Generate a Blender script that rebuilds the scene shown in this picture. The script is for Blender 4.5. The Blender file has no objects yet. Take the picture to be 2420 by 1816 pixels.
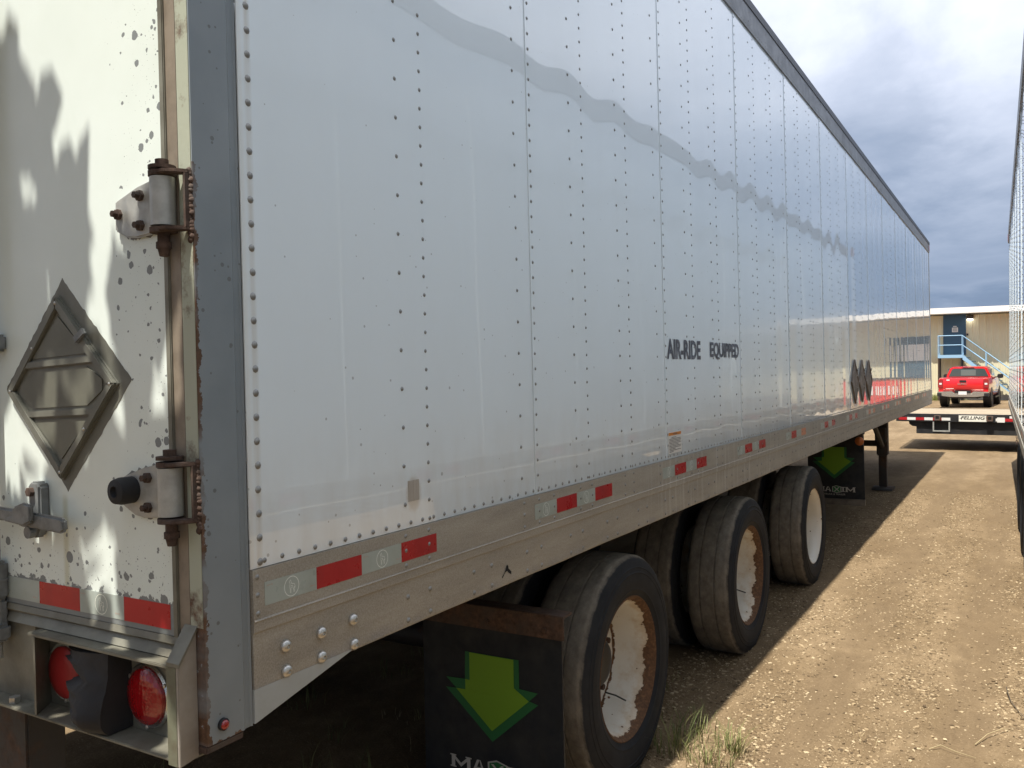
import bpy, bmesh, math, random
import numpy as np
from mathutils import Vector, Matrix, noise as mnoise
from mathutils.geometry import tessellate_polygon
random.seed(7); rng = np.random.default_rng(11)
S = bpy.context.scene
COL = S.collection
R = math.radians

# ------------------------------------------------------------------ camera
CAM = Vector((-1.1136, -1.3671, 1.6783)); YAW, PITCH, ROLL, FPX = .5414, .0149, .0108, 2000.
LEAN = .016
fw = Vector((math.cos(YAW)*math.cos(PITCH), math.sin(YAW)*math.cos(PITCH), -math.sin(PITCH)))
rt = Vector((math.sin(YAW), -math.cos(YAW), 0)); up = rt.cross(fw)
r2 = rt*math.cos(ROLL) - up*math.sin(ROLL); u2 = rt*math.sin(ROLL) + up*math.cos(ROLL)
cd = bpy.data.cameras.new('camera'); cam = bpy.data.objects.new('camera', cd); COL.objects.link(cam)
m = Matrix((r2, u2, -fw)).transposed().to_4x4(); m.translation = CAM; cam.matrix_world = m
cd.sensor_width = 36.; cd.sensor_fit = 'HORIZONTAL'; cd.lens = FPX/2420*36; cd.clip_start = .02; cd.clip_end = 2000
S.camera = cam

# ------------------------------------------------------------------ sky, sun, exposure
SUN_EL = R(69.)
sund = Vector((-math.cos(SUN_EL), .034, math.sin(SUN_EL))).normalized()
W = bpy.data.worlds.new('World'); S.world = W; W.use_nodes = True
nt = W.node_tree; nt.nodes.clear()
def nd(nt, t, ins=None, **at):
    n = nt.nodes.new(t)
    for k, v in at.items(): setattr(n, k, v)
    for k, v in (ins or {}).items():
        s = n.inputs[k]
        if isinstance(v, bpy.types.NodeSocket): nt.links.new(v, s)
        else: s.default_value = v
    return n
def math_(nt, op, a, b=None, c=None, clamp=False):
    n = nt.nodes.new('ShaderNodeMath'); n.operation = op; n.use_clamp = clamp
    for i, v in enumerate((a, b, c)):
        if v is None: continue
        if isinstance(v, bpy.types.NodeSocket): nt.links.new(v, n.inputs[i])
        else: n.inputs[i].default_value = v
    return n.outputs[0]
def ramp(nt, fac, stops, interp='LINEAR'):
    n = nt.nodes.new('ShaderNodeValToRGB'); n.color_ramp.interpolation = interp
    e = n.color_ramp.elements
    while len(e) < len(stops): e.new(.5)
    for el, (p, c) in zip(e, stops):
        el.position = p; el.color = (c, c, c, 1) if isinstance(c, (int, float)) else (*c, 1)
    nt.links.new(fac, n.inputs[0]); return n.outputs[0]
def mixc(nt, fac, a, b, mode='MIX'):
    n = nt.nodes.new('ShaderNodeMix'); n.data_type = 'RGBA'; n.blend_type = mode
    for i, v in ((0, fac), (6, a), (7, b)):
        if isinstance(v, bpy.types.NodeSocket): nt.links.new(v, n.inputs[i])
        else: n.inputs[i].default_value = v if i == 0 else (*v, 1)
    return n.outputs[2]
sky = nd(nt, 'ShaderNodeTexSky', sky_type='NISHITA', sun_disc=False)
sky.sun_elevation = SUN_EL; sky.sun_rotation = math.atan2(sund.x, sund.y); sky.air_density = 1.; sky.dust_density = 1.5
tc = nd(nt, 'ShaderNodeTexCoord').outputs['Generated']
sp = nd(nt, 'ShaderNodeSeparateXYZ', {0: tc})
den = math_(nt, 'ADD', math_(nt, 'MAXIMUM', sp.outputs[2], 0.), .22)
cv = nd(nt, 'ShaderNodeCombineXYZ', {0: math_(nt, 'DIVIDE', sp.outputs[0], den), 1: math_(nt, 'DIVIDE', sp.outputs[1], den), 2: 1.7})
n1 = nd(nt, 'ShaderNodeTexNoise', {'Vector': cv.outputs[0], 'Scale': 1.55, 'Detail': 7., 'Roughness': .56, 'Distortion': .25}).outputs[0]
n2 = nd(nt, 'ShaderNodeTexNoise', {'Vector': cv.outputs[0], 'Scale': .55, 'Detail': 3., 'Roughness': .5}).outputs[0]
dens = math_(nt, 'ADD', math_(nt, 'MULTIPLY', n1, .68), math_(nt, 'MULTIPLY', n2, .42))
elev = ramp(nt, sp.outputs[2], [(0., .0), (.10, .04), (.20, .22), (.32, .72), (.48, .97), (1., 1.)])
shade = math_(nt, 'MULTIPLY', ramp(nt, dens, [(.36, .40), (.50, .66), (.60, 1.), (.78, .64)]), 1.)
lit = math_(nt, 'ADD', math_(nt, 'MULTIPLY', shade, math_(nt, 'ADD', math_(nt, 'MULTIPLY', elev, .66), .26)), math_(nt, 'MULTIPLY', elev, .12))
ccol = ramp(nt, lit, [(0., (.42, .62, 1.02)), (.22, (.95, 1.28, 1.88)), (.5, (2.5, 2.8, 3.45)), (.72, (3.5, 3.75, 4.35)), (1., (4.6, 4.85, 5.35))])
cover = ramp(nt, dens, [(.30, .80), (.44, .985)])
skyc = mixc(nt, cover, sky.outputs[0], ccol)
bg = nd(nt, 'ShaderNodeBackground', {0: skyc, 1: .135})
nt.links.new(bg.outputs[0], nd(nt, 'ShaderNodeOutputWorld').inputs[0])

ld = bpy.data.lights.new('sun', 'SUN'); ld.energy = 4.8; ld.angle = R(.53); ld.color = (1., .95, .85)
so = bpy.data.objects.new('sun', ld); COL.objects.link(so); so.rotation_euler = sund.to_track_quat('Z', 'Y').to_euler(); so.location = (-8, 1, 25)
S.view_settings.view_transform = 'Standard'; S.view_settings.look = 'None'; S.view_settings.gamma = 1
S.view_settings.exposure = .92
S.render.engine = 'CYCLES'
S.cycles.max_bounces = 6; S.cycles.diffuse_bounces = 4; S.cycles.glossy_bounces = 3; S.cycles.transmission_bounces = 2

# ------------------------------------------------------------------ helpers
class MB:
    def __init__(s): s.v = []; s.f = []
    def add(s, vs, fs):
        o = len(s.v); s.v += [tuple(p) for p in vs]; s.f += [tuple(i+o for i in f) for f in fs]; return s
    def box(s, x0, x1, y0, y1, z0, z1):
        return s.add([(x, y, z) for x in (x0, x1) for y in (y0, y1) for z in (z0, z1)],
                     [(0, 1, 3, 2), (4, 6, 7, 5), (0, 4, 5, 1), (2, 3, 7, 6), (0, 2, 6, 4), (1, 5, 7, 3)])
    def prism(s, poly, axis, a, b):
        """poly: 2D points in the two other axes (in xyz order), extruded along axis from a to b"""
        def P(p, t):
            q = list(p); q.insert(axis, t); return tuple(q)
        n = len(poly)
        return s.add([P(p, a) for p in poly]+[P(p, b) for p in poly],
                     [tuple(range(n))[::-1], tuple(range(n, 2*n))]+[(i, (i+1) % n, n+(i+1) % n, n+i) for i in range(n)])
    def tube(s, pts, rad, n=8):
        pts = [Vector(p) for p in pts]; rs = rad if isinstance(rad, (list, tuple)) else [rad]*len(pts)
        vs = []
        for i, p in enumerate(pts):
            t = (pts[min(i+1, len(pts)-1)]-pts[max(i-1, 0)]).normalized()
            a = t.cross(Vector((0, 0, 1)));  a = t.cross(Vector((1, 0, 0))) if a.length < .05 else a
            a.normalize(); b = t.cross(a)
            vs += [p+(a*math.cos(2*math.pi*k/n)+b*math.sin(2*math.pi*k/n))*rs[i] for k in range(n)]
        fs = [(i*n+k, i*n+(k+1) % n, (i+1)*n+(k+1) % n, (i+1)*n+k) for i in range(len(pts)-1) for k in range(n)]
        fs += [tuple(range(n))[::-1], tuple(range((len(pts)-1)*n, len(pts)*n))]
        return s.add(vs, fs)
    def lathe(s, prof, axis, c, n=48, close=False):
        """prof: (radius, height along axis)"""
        o1, o2 = [(1, 2), (2, 0), (0, 1)][axis]
        vs = []
        for r, h in prof:
            for k in range(n):
                q = [0, 0, 0]; q[axis] = h; q[o1] = r*math.cos(2*math.pi*k/n); q[o2] = r*math.sin(2*math.pi*k/n)
                vs.append((q[0]+c[0], q[1]+c[1], q[2]+c[2]))
        L = len(prof)
        fs = [(i*n+k, i*n+(k+1) % n, (i+1) % L*n+(k+1) % n, (i+1) % L*n+k) for i in range(L if close else L-1) for k in range(n)]
        return s.add(vs, fs)
    def cyl(s, axis, c, r, a, b, n=24):
        return s.lathe([(0.0005, a), (r, a), (r, b), (.0005, b)], axis, c, n)
    def ribbon(s, pts, w, fn, closed=False):
        """flat stroke through 2D pts, fn maps (u,v)->xyz"""
        P = [Vector(p).to_2d() if len(p) > 2 else Vector(p) for p in pts]; n = len(P); vs = []
        for i in range(n):
            a = P[(i-1) % n] if (closed or i) else P[i]; b = P[(i+1) % n] if (closed or i < n-1) else P[i]
            t = (b-a).normalized(); nn = Vector((-t.y, t.x))*w/2
            vs += [fn(P[i]+nn), fn(P[i]-nn)]
        fs = [(2*i, 2*((i+1) % n), 2*((i+1) % n)+1, 2*i+1) for i in range(n if closed else n-1)]
        return s.add(vs, fs)
    def grid(s, fn, nu, nv):
        vs = [fn(i/nu, j/nv) for i in range(nu+1) for j in range(nv+1)]
        return s.add(vs, [(i*(nv+1)+j, (i+1)*(nv+1)+j, (i+1)*(nv+1)+j+1, i*(nv+1)+j+1) for i in range(nu) for j in range(nv)])
    def mesh(s, name, bev=0, smooth=False, seg=2, recalc=True):
        me = bpy.data.meshes.new(name); me.from_pydata(s.v, [], s.f); me.update()
        if bev or recalc:
            bm = bmesh.new(); bm.from_mesh(me)
            if recalc: bmesh.ops.recalc_face_normals(bm, faces=bm.faces)
            if bev:
                es = [e for e in bm.edges if len(e.link_faces) == 2 and e.calc_face_angle(0) > R(30)]
                bmesh.ops.bevel(bm, geom=es, offset=bev, segments=seg, affect='EDGES', clamp_overlap=True)
            bm.to_mesh(me); bm.free()
        if smooth:
            me.polygons.foreach_set('use_smooth', [True]*len(me.polygons))
            if smooth != 'all': me.set_sharp_from_angle(angle=R(smooth if smooth > 1 else 40))
        return me
    def build(s, name, mat, parent=None, bev=0, smooth=False, seg=2, recalc=True):
        me = s.mesh(name, bev, smooth, seg, recalc); me.materials.append(mat)
        return link(name, me, parent)
def link(name, me, parent=None):
    o = bpy.data.objects.new(name, me); COL.objects.link(o); o.parent = parent; return o
def tag(o, label=None, cat=None, group=None, kind=None):
    for k, v in (('label', label), ('category', cat), ('group', group), ('kind', kind)):
        if v: o[k] = v
    return o
def empty(name, loc=(0, 0, 0), rot=(0, 0, 0)):
    o = bpy.data.objects.new(name, None); COL.objects.link(o); o.location = loc; o.rotation_euler = rot; o.empty_display_size = .2; return o
def copy_tree(o, parent=None):
    c = o.copy(); COL.objects.link(c); c.parent = parent
    for ch in [x for x in bpy.data.objects if x.parent == o]: copy_tree(ch, c)
    return c
def text_mb(txt, fn, w, h, bold=0.):
    """text fitted to a w x h rectangle, mapped through fn((u,v))"""
    cu = bpy.data.curves.new('t', 'FONT'); cu.body = txt; cu.offset = bold; cu.resolution_u = 3
    ob = bpy.data.objects.new('t', cu); COL.objects.link(ob)
    dg = bpy.context.evaluated_depsgraph_get(); me = ob.evaluated_get(dg).to_mesh()
    V = [(v.co.x, v.co.y) for v in me.vertices]; F = [tuple(p.vertices) for p in me.polygons]
    ob.evaluated_get(dg).to_mesh_clear(); bpy.data.objects.remove(ob); bpy.data.curves.remove(cu)
    a = np.array(V); lo = a.min(0); sz = a.max(0)-lo; a = (a-lo)/sz*(w, h)
    return MB().add([fn(p) for p in a], F)
def proj(p):
    v = Vector(p)-CAM; d = v.dot(fw)
    if d < .05: return None
    return 1210+FPX*v.dot(r2)/d, 908-FPX*v.dot(u2)/d, d

# ------------------------------------------------------------------ materials
def M(name, base=(.5, .5, .5), rough=.5, metal=0., spec=.5, fn=None, coat=0., emis=None):
    mt = bpy.data.materials.new(name); mt.use_nodes = True; t = mt.node_tree; b = t.nodes['Principled BSDF']
    b.inputs['Base Color'].default_value = (*base, 1); b.inputs['Roughness'].default_value = rough; b.inputs['Metallic'].default_value = metal
    b.inputs['Specular IOR Level'].default_value = spec; b.inputs['Coat Weight'].default_value = coat; b.inputs['Coat Roughness'].default_value = .04
    if emis: b.inputs['Emission Color'].default_value = (*emis[0], 1); b.inputs['Emission Strength'].default_value = emis[1]
    if fn: fn(t, b)
    return mt
def oc(t, scale=None):
    c = nd(t, 'ShaderNodeTexCoord').outputs['Object']
    if scale: c = nd(t, 'ShaderNodeMapping', {'Vector': c, 'Scale': scale}).outputs[0]
    return c
def noi(t, vec, sc, det=4., rough=.55, dist=0.):
    return nd(t, 'ShaderNodeTexNoise', {'Vector': vec, 'Scale': sc, 'Detail': det, 'Roughness': rough, 'Distortion': dist}).outputs[0]
def bump(t, b, h, strength=.2, dist=.01):
    n = nd(t, 'ShaderNodeBump', {'Height': h, 'Strength': strength, 'Distance': dist}); t.links.new(n.outputs[0], b.inputs['Normal'])
def vor(t, vec, sc, feature='F1', rnd=1.):
    return nd(t, 'ShaderNodeTexVoronoi', {'Vector': vec, 'Scale': sc, 'Randomness': rnd}, feature=feature)
def grime(base, dark, sc=6., lo=.42, hi=.7, rough=(.4, .7), bmp=0., amt=1., fine=0.):
    """large soft dirt plus fine grain"""
    def f(t, b):
        v = oc(t)
        a = ramp(t, noi(t, v, sc, 6., .62), [(lo, 0.), (hi, amt)])
        c = mixc(t, a, base, dark)
        if fine:
            c = mixc(t, fine, c, ramp(t, noi(t, v, 220., 3., .7), [(.25, tuple(x*.45 for x in base)), (.75, tuple(min(1, x*1.5) for x in base))]))
        t.links.new(c, b.inputs['Base Color'])
        t.links.new(ramp(t, noi(t, v, sc*2.3, 4.), [(.3, rough[0]), (.7, rough[1])]), b.inputs['Roughness'])
        if bmp: bump(t, b, noi(t, v, sc*20, 5., .7), bmp, .003)
    return f
def smooth_(t, x, a, b):
    n = nd(t, 'ShaderNodeMapRange', {0: x, 1: a, 2: b, 3: 0., 4: 1.}, interpolation_type='SMOOTHSTEP'); return n.outputs[0]
def rusty(base, rust=(.085, .042, .024), sc=9., lo=.5, hi=.6, rough=.55, bmp=.25):
    def f(t, b):
        v = oc(t); a = ramp(t, noi(t, v, sc, 8., .68), [(lo, 0.), (hi, 1.)])
        rc = ramp(t, noi(t, v, sc*6, 4., .7), [(.3, tuple(x*.55 for x in rust)), (.7, tuple(min(1, x*1.7) for x in rust))])
        t.links.new(mixc(t, a, base, rc), b.inputs['Base Color'])
        t.links.new(math_(t, 'ADD', math_(t, 'MULTIPLY', a, .3), rough), b.inputs['Roughness'])
        bump(t, b, noi(t, v, sc*9, 5., .7), bmp, .003)
    return f

def f_panel(t, b):
    v = oc(t); sx = nd(t, 'ShaderNodeSeparateXYZ', {0: v})
    base = mixc(t, ramp(t, noi(t, oc(t, (1.2, 1., .35)), 2.2, 5., .6), [(.35, 0.), (.75, .5)]), (.775, .85, .895), (.715, .785, .82))
    # rust-coloured run along the first rivet column
    dx = math_(t, 'ABSOLUTE', math_(t, 'SUBTRACT', sx.outputs[0], .143))
    run = math_(t, 'MULTIPLY', math_(t, 'SUBTRACT', 1., smooth_(t, dx, .001, .013)), ramp(t, noi(t, oc(t, (30., 1., 2.2)), 2., 5.), [(.3, .1), (.65, .5)]))
    base = mixc(t, run, base, (.48, .40, .27))
    edge = math_(t, 'MULTIPLY', math_(t, 'SUBTRACT', 1., smooth_(t, sx.outputs[0], .118, .14)), .35)
    base = mixc(t, edge, base, (.62, .56, .45))
    # fly specks, denser low down
    vv = vor(t, v, 42.); cs = nd(t, 'ShaderNodeSeparateColor', {0: vv.outputs['Color']})
    thr = math_(t, 'MULTIPLY', math_(t, 'POWER', cs.outputs[0], 6.), ramp(t, math_(t, 'MULTIPLY', sx.outputs[2], .25), [(.30, .24), (.62, .09)]))
    sk = math_(t, 'LESS_THAN', vv.outputs['Distance'], thr)
    base = mixc(t, math_(t, 'MULTIPLY', sk, .55), base, (.22, .22, .21))
    # splash dirt toward the bottom rail
    low = math_(t, 'MULTIPLY', math_(t, 'SUBTRACT', 1., smooth_(t, sx.outputs[2], 1.27, 1.62)), ramp(t, noi(t, oc(t, (5., 1., 1.5)), 3., 6.), [(.35, 0.), (.7, .30)]))
    base = mixc(t, low, base, (.52, .48, .42))
    # brown smudge round the remnant of a label
    ex = math_(t, 'POWER', math_(t, 'DIVIDE', math_(t, 'SUBTRACT', sx.outputs[0], .679), .034), 2.)
    ez = math_(t, 'POWER', math_(t, 'DIVIDE', math_(t, 'SUBTRACT', sx.outputs[2], 1.356), .050), 2.)
    el = math_(t, 'ADD', math_(t, 'ADD', ex, ez), math_(t, 'MULTIPLY', noi(t, v, 40., 4.), .9))
    base = mixc(t, math_(t, 'MULTIPLY', math_(t, 'SUBTRACT', 1., smooth_(t, el, .7, 1.7)), .55), base, (.45, .36, .25))
    t.links.new(base, b.inputs['Base Color'])
    t.links.new(ramp(t, noi(t, v, 1.6, 4.), [(.3, .16), (.75, .24)]), b.inputs['Roughness'])
    b.inputs['Coat IOR'].default_value = 1.72; b.inputs['Coat Roughness'].default_value = .012
def f_door(t, b):
    v = oc(t); sx = nd(t, 'ShaderNodeSeparateXYZ', {0: v}); fl = nd(t, 'ShaderNodeCombineXYZ', {1: sx.outputs[1], 2: sx.outputs[2]}).outputs[0]
    base = mixc(t, ramp(t, noi(t, fl, 3., 5.), [(.35, 0.), (.75, .6)]), (.70, .76, .72), (.60, .66, .61))
    right = math_(t, 'SUBTRACT', 1., smooth_(t, sx.outputs[1], .088, .44)); low = math_(t, 'SUBTRACT', 1., smooth_(t, sx.outputs[2], 1.2, 1.62))
    mask = math_(t, 'MAXIMUM', math_(t, 'MULTIPLY', right, .85), low)
    dwob = nd(t, 'ShaderNodeVectorMath', {0: fl, 1: nd(t, 'ShaderNodeVectorMath', {0: nd(t, 'ShaderNodeTexNoise', {'Vector': fl, 'Scale': 90.}).outputs['Color'], 1: (.006, .006, .006)}, operation='MULTIPLY').outputs[0]}, operation='ADD').outputs[0]
    tot = None
    for sc, k, p in ((30., .46, 2.1), (68., .46, 1.5), (120., .42, 1.4)):
        vv = vor(t, dwob, sc); cs = nd(t, 'ShaderNodeSeparateColor', {0: vv.outputs['Color']})
        thr = math_(t, 'MULTIPLY', math_(t, 'MULTIPLY', math_(t, 'POWER', cs.outputs[0], p), mask), k)
        ch = math_(t, 'LESS_THAN', vv.outputs['Distance'], thr)
        tot = ch if tot is None else math_(t, 'MAXIMUM', tot, ch)
    # ragged bare strip along the bottom edge
    bl = math_(t, 'ADD', sx.outputs[2], math_(t, 'MULTIPLY', noi(t, fl, 26., 5., .65), .11))
    tot = math_(t, 'MAXIMUM', tot, math_(t, 'LESS_THAN', bl, 1.270))
    # bare ring around the upright plate corners, green-brown run under the placard
    base = mixc(t, math_(t, 'MULTIPLY', math_(t, 'SUBTRACT', 1., smooth_(t, math_(t, 'ABSOLUTE', math_(t, 'SUBTRACT', sx.outputs[1], .455)), .002, .016)), math_(t, 'MULTIPLY', math_(t, 'SUBTRACT', 1., smooth_(t, sx.outputs[2], 1.40, 1.43)), .5)), base, (.42, .40, .22))
    t.links.new(mixc(t, tot, base, (.19, .205, .205)), b.inputs['Base Color'])
    t.links.new(math_(t, 'ADD', math_(t, 'MULTIPLY', tot, .2), .3), b.inputs['Roughness'])
    bump(t, b, math_(t, 'SUBTRACT', 1., tot), .35, .001)
def f_rail(t, b):
    v = oc(t); sx = nd(t, 'ShaderNodeSeparateXYZ', {0: v})
    base = ramp(t, noi(t, oc(t, (1., 1., 6.)), 2.5, 7., .65), [(.28, (.25, .222, .175)), (.55, (.345, .310, .250)), (.78, (.425, .390, .325))])
    # vertical pale wash streaks further forward
    st = math_(t, 'MULTIPLY', ramp(t, noi(t, oc(t, (9., 0., .25)), 3.2, 5., .7), [(.52, 0.), (.68, .65)]), smooth_(t, sx.outputs[0], 2., 2.6))
    base = mixc(t, st, base, (.58, .57, .54))
    lowd = math_(t, 'MULTIPLY', math_(t, 'SUBTRACT', 1., smooth_(t, sx.outputs[2], 1.012, 1.05)), ramp(t, noi(t, v, 7., 5.), [(.45, 0.), (.62, .75)]))
    base = mixc(t, lowd, base, (.22, .22, .23))
    t.links.new(mixc(t, .22, base, ramp(t, noi(t, v, 260., 2., .6), [(.3, .12), (.7, .6)])), b.inputs['Base Color'])
    bump(t, b, noi(t, v, 130., 4., .7), .15, .002)
def f_post(t, b):
    v = oc(t); sx = nd(t, 'ShaderNodeSeparateXYZ', {0: v})
    base = ramp(t, noi(t, v, 4., 6.), [(.3, (.19, .22, .24)), (.7, (.25, .28, .30))])
    # rust along the rear edge and the foot of the post
    rag = math_(t, 'MULTIPLY', noi(t, v, 30., 6., .7), .05)
    e = math_(t, 'ADD', sx.outputs[0], rag)
    z1 = math_(t, 'MULTIPLY', ramp(t, noi(t, oc(t, (.1, .1, 1.)), 5., 4.), [(.40, .0), (.52, 1.)]), 1.)
    ru = math_(t, 'MULTIPLY', math_(t, 'MULTIPLY', math_(t, 'LESS_THAN', e, .031), z1), math_(t, 'LESS_THAN', sx.outputs[2], 2.1))
    ft = math_(t, 'LESS_THAN', math_(t, 'ADD', sx.outputs[2], math_(t, 'MULTIPLY', noi(t, v, 22., 6., .7), .10)), .988)
    vv = vor(t, v, 60.); cs = nd(t, 'ShaderNodeSeparateColor', {0: vv.outputs['Color']})
    spk = math_(t, 'LESS_THAN', vv.outputs['Distance'], math_(t, 'MULTIPLY', math_(t, 'POWER', cs.outputs[0], 7.), .32))
    a = math_(t, 'MAXIMUM', ru, ft)
    rc = ramp(t, noi(t, v, 60., 4., .7), [(.3, (.06, .032, .018)), (.7, (.15, .078, .042))])
    base = mixc(t, math_(t, 'MULTIPLY', spk, .7), base, (.10, .10, .10))
    t.links.new(mixc(t, a, base, rc), b.inputs['Base Color'])
    t.links.new(math_(t, 'ADD', math_(t, 'MULTIPLY', a, .35), .38), b.inputs['Roughness'])
    bump(t, b, noi(t, v, 70., 5., .7), .12, .002)
def f_tyre(t, b):
    v = oc(t); sx = nd(t, 'ShaderNodeSeparateXYZ', {0: v})
    r = math_(t, 'SQRT', math_(t, 'ADD', math_(t, 'POWER', sx.outputs[0], 2.), math_(t, 'POWER', sx.outputs[2], 2.)))
    rr = math_(t, 'ADD', r, math_(t, 'MULTIPLY', math_(t, 'SUBTRACT', noi(t, v, 14., 6., .7), .5), .022))
    dust = smooth_(t, rr, .446, .456)
    d2 = math_(t, 'MULTIPLY', dust, ramp(t, noi(t, v, 5., 6., .65), [(.2, .45), (.55, 1.)]))
    side = ramp(t, noi(t, v, 9., 6., .65), [(.3, (.012, .014, .018)), (.75, (.026, .028, .032))])
    scr = math_(t, 'MULTIPLY', math_(t, 'GREATER_THAN', noi(t, v, 55., 6., .75), .70), .35)
    side = mixc(t, scr, side, (.13, .125, .115))
    tr = ramp(t, noi(t, oc(t, (1., 1.4, 1.)), 18., 7., .72), [(.25, (.115, .100, .080)), (.5, (.19, .168, .135)), (.75, (.27, .24, .195))])
    t.links.new(mixc(t, d2, side, tr), b.inputs['Base Color'])
    t.links.new(math_(t, 'ADD', math_(t, 'MULTIPLY', d2, .2), .75), b.inputs['Roughness'])
    bump(t, b, noi(t, v, 60., 6., .75), math_(t, 'ADD', math_(t, 'MULTIPLY', dust, .6), .1), .005)
def f_rim(t, b, lim=.2765):
    v = oc(t); sx = nd(t, 'ShaderNodeSeparateXYZ', {0: v})
    r = math_(t, 'SQRT', math_(t, 'ADD', math_(t, 'POWER', sx.outputs[0], 2.), math_(t, 'POWER', sx.outputs[2], 2.)))
    wob = math_(t, 'MULTIPLY', math_(t, 'SUBTRACT', noi(t, v, 13., 8., .72), .5), .040)
    side = math_(t, 'MULTIPLY', sx.outputs[0], .024)            # heavier on the leading half
    e1 = math_(t, 'GREATER_THAN', math_(t, 'ADD', math_(t, 'ADD', r, wob), side), lim)
    e2 = math_(t, 'LESS_THAN', math_(t, 'ABSOLUTE', math_(t, 'ADD', math_(t, 'SUBTRACT', r, .238), math_(t, 'MULTIPLY', wob, .8))), .0055)
    vv = vor(t, v, 38.); cs = nd(t, 'ShaderNodeSeparateColor', {0: vv.outputs['Color']})
    sp = math_(t, 'LESS_THAN', vv.outputs['Distance'], math_(t, 'MULTIPLY', math_(t, 'POWER', cs.outputs[0], 6.), .3))
    a = math_(t, 'MAXIMUM', math_(t, 'MAXIMUM', e1, e2), sp)
    rc = ramp(t, noi(t, v, 60., 5., .7), [(.3, (.055, .026, .013)), (.55, (.125, .060, .026)), (.8, (.25, .14, .065))])
    halo = math_(t, 'MULTIPLY', smooth_(t, math_(t, 'ADD', math_(t, 'ADD', r, wob), side), lim-.012, lim), .6)
    base = mixc(t, halo, ramp(t, noi(t, v, 6., 5.), [(.3, (.74, .72, .66)), (.7, (.62, .59, .52))]), (.50, .36, .20))
    t.links.new(mixc(t, a, base, rc), b.inputs['Base Color'])
    t.links.new(math_(t, 'ADD', math_(t, 'MULTIPLY', a, .4), .4), b.inputs['Roughness'])
    bump(t, b, noi(t, v, 90., 5., .7), .2, .002)
def f_ground(t, b):
    v = oc(t)
    big = noi(t, oc(t, (.5, 1.5, 1.)), 1.3, 7., .68); mid = noi(t, v, 7., 7., .65); fine = noi(t, v, 95., 5., .7)
    c = ramp(t, big, [(.36, (.115, .076, .039)), (.48, (.172, .120, .066)), (.64, (.275, .200, .120))])
    c = mixc(t, ramp(t, mid, [(.35, .65), (.62, 0.)]), c, (.098, .066, .036))
    vv = vor(t, v, 110.); cs = nd(t, 'ShaderNodeSeparateColor', {0: vv.outputs['Color']})
    peb = math_(t, 'MULTIPLY', math_(t, 'LESS_THAN', vv.outputs['Distance'], math_(t, 'MULTIPLY', cs.outputs[0], .42)), ramp(t, noi(t, v, 2.6, 4.), [(.36, .08), (.56, .9)]))
    c = mixc(t, peb, c, ramp(t, cs.outputs[1], [(0., (.12, .083, .048)), (.6, (.29, .215, .130)), (1., (.42, .335, .22))]))
    sg = nd(t, 'ShaderNodeSeparateXYZ', {0: v})
    yw = math_(t, 'ADD', sg.outputs[1], math_(t, 'MULTIPLY', math_(t, 'SUBTRACT', noi(t, oc(t, (.5, 1., 1.)), 1.3, 3.), .5), .16))
    trk = None
    for yc, w_ in ((-1.16, .11), (-.52, .13)):
        q = math_(t, 'SUBTRACT', 1., smooth_(t, math_(t, 'ABSOLUTE', math_(t, 'SUBTRACT', yw, yc)), w_*.6, w_*1.35)); trk = q if trk is None else math_(t, 'MAXIMUM', trk, q)
    trk = math_(t, 'MULTIPLY', trk, ramp(t, noi(t, v, 1.7, 6., .65), [(.36, .15), (.56, .85)]))
    c = mixc(t, trk, c, ramp(t, noi(t, oc(t, (.6, 2., 1.)), 6., 6., .65), [(.3, (.108, .073, .041)), (.7, (.165, .117, .068))]))
    c = mixc(t, .30, c, ramp(t, fine, [(.25, (.058, .038, .020)), (.75, (.34, .252, .160))]))
    t.links.new(c, b.inputs['Base Color'])
    bump(t, b, math_(t, 'ADD', math_(t, 'ADD', math_(t, 'MULTIPLY', fine, .45), math_(t, 'MULTIPLY', mid, 1.)), math_(t, 'MULTIPLY', peb, .35)), .75, .014)
def f_stone(t, b):
    rnd = nd(t, 'ShaderNodeNewGeometry').outputs['Random Per Island']
    t.links.new(ramp(t, rnd, [(0., (.085, .058, .033)), (.4, (.185, .132, .076)), (.8, (.31, .232, .14)), (1., (.47, .38, .25))]), b.inputs['Base Color'])
def f_leaf(c1, c2):
    def f(t, b):
        rnd = nd(t, 'ShaderNodeNewGeometry').outputs['Random Per Island']
        t.links.new(ramp(t, rnd, [(0., c1), (1., c2)]), b.inputs['Base Color'])
    return f
def f_alu(t, b):
    v = oc(t)
    t.links.new(ramp(t, noi(t, v, 18., 6., .65), [(.3, (.30, .30, .28)), (.7, (.48, .48, .45))]), b.inputs['Base Color'])
    t.links.new(ramp(t, noi(t, v, 40., 4.), [(.3, .35), (.7, .6)]), b.inputs['Roughness'])
def f_black_rubber(t, b):
    v = oc(t)
    t.links.new(ramp(t, noi(t, v, 10., 6., .6), [(.3, (.010, .010, .012)), (.75, (.022, .022, .024))]), b.inputs['Base Color'])
    bump(t, b, noi(t, v, 80., 5., .7), .3, .003)

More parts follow.
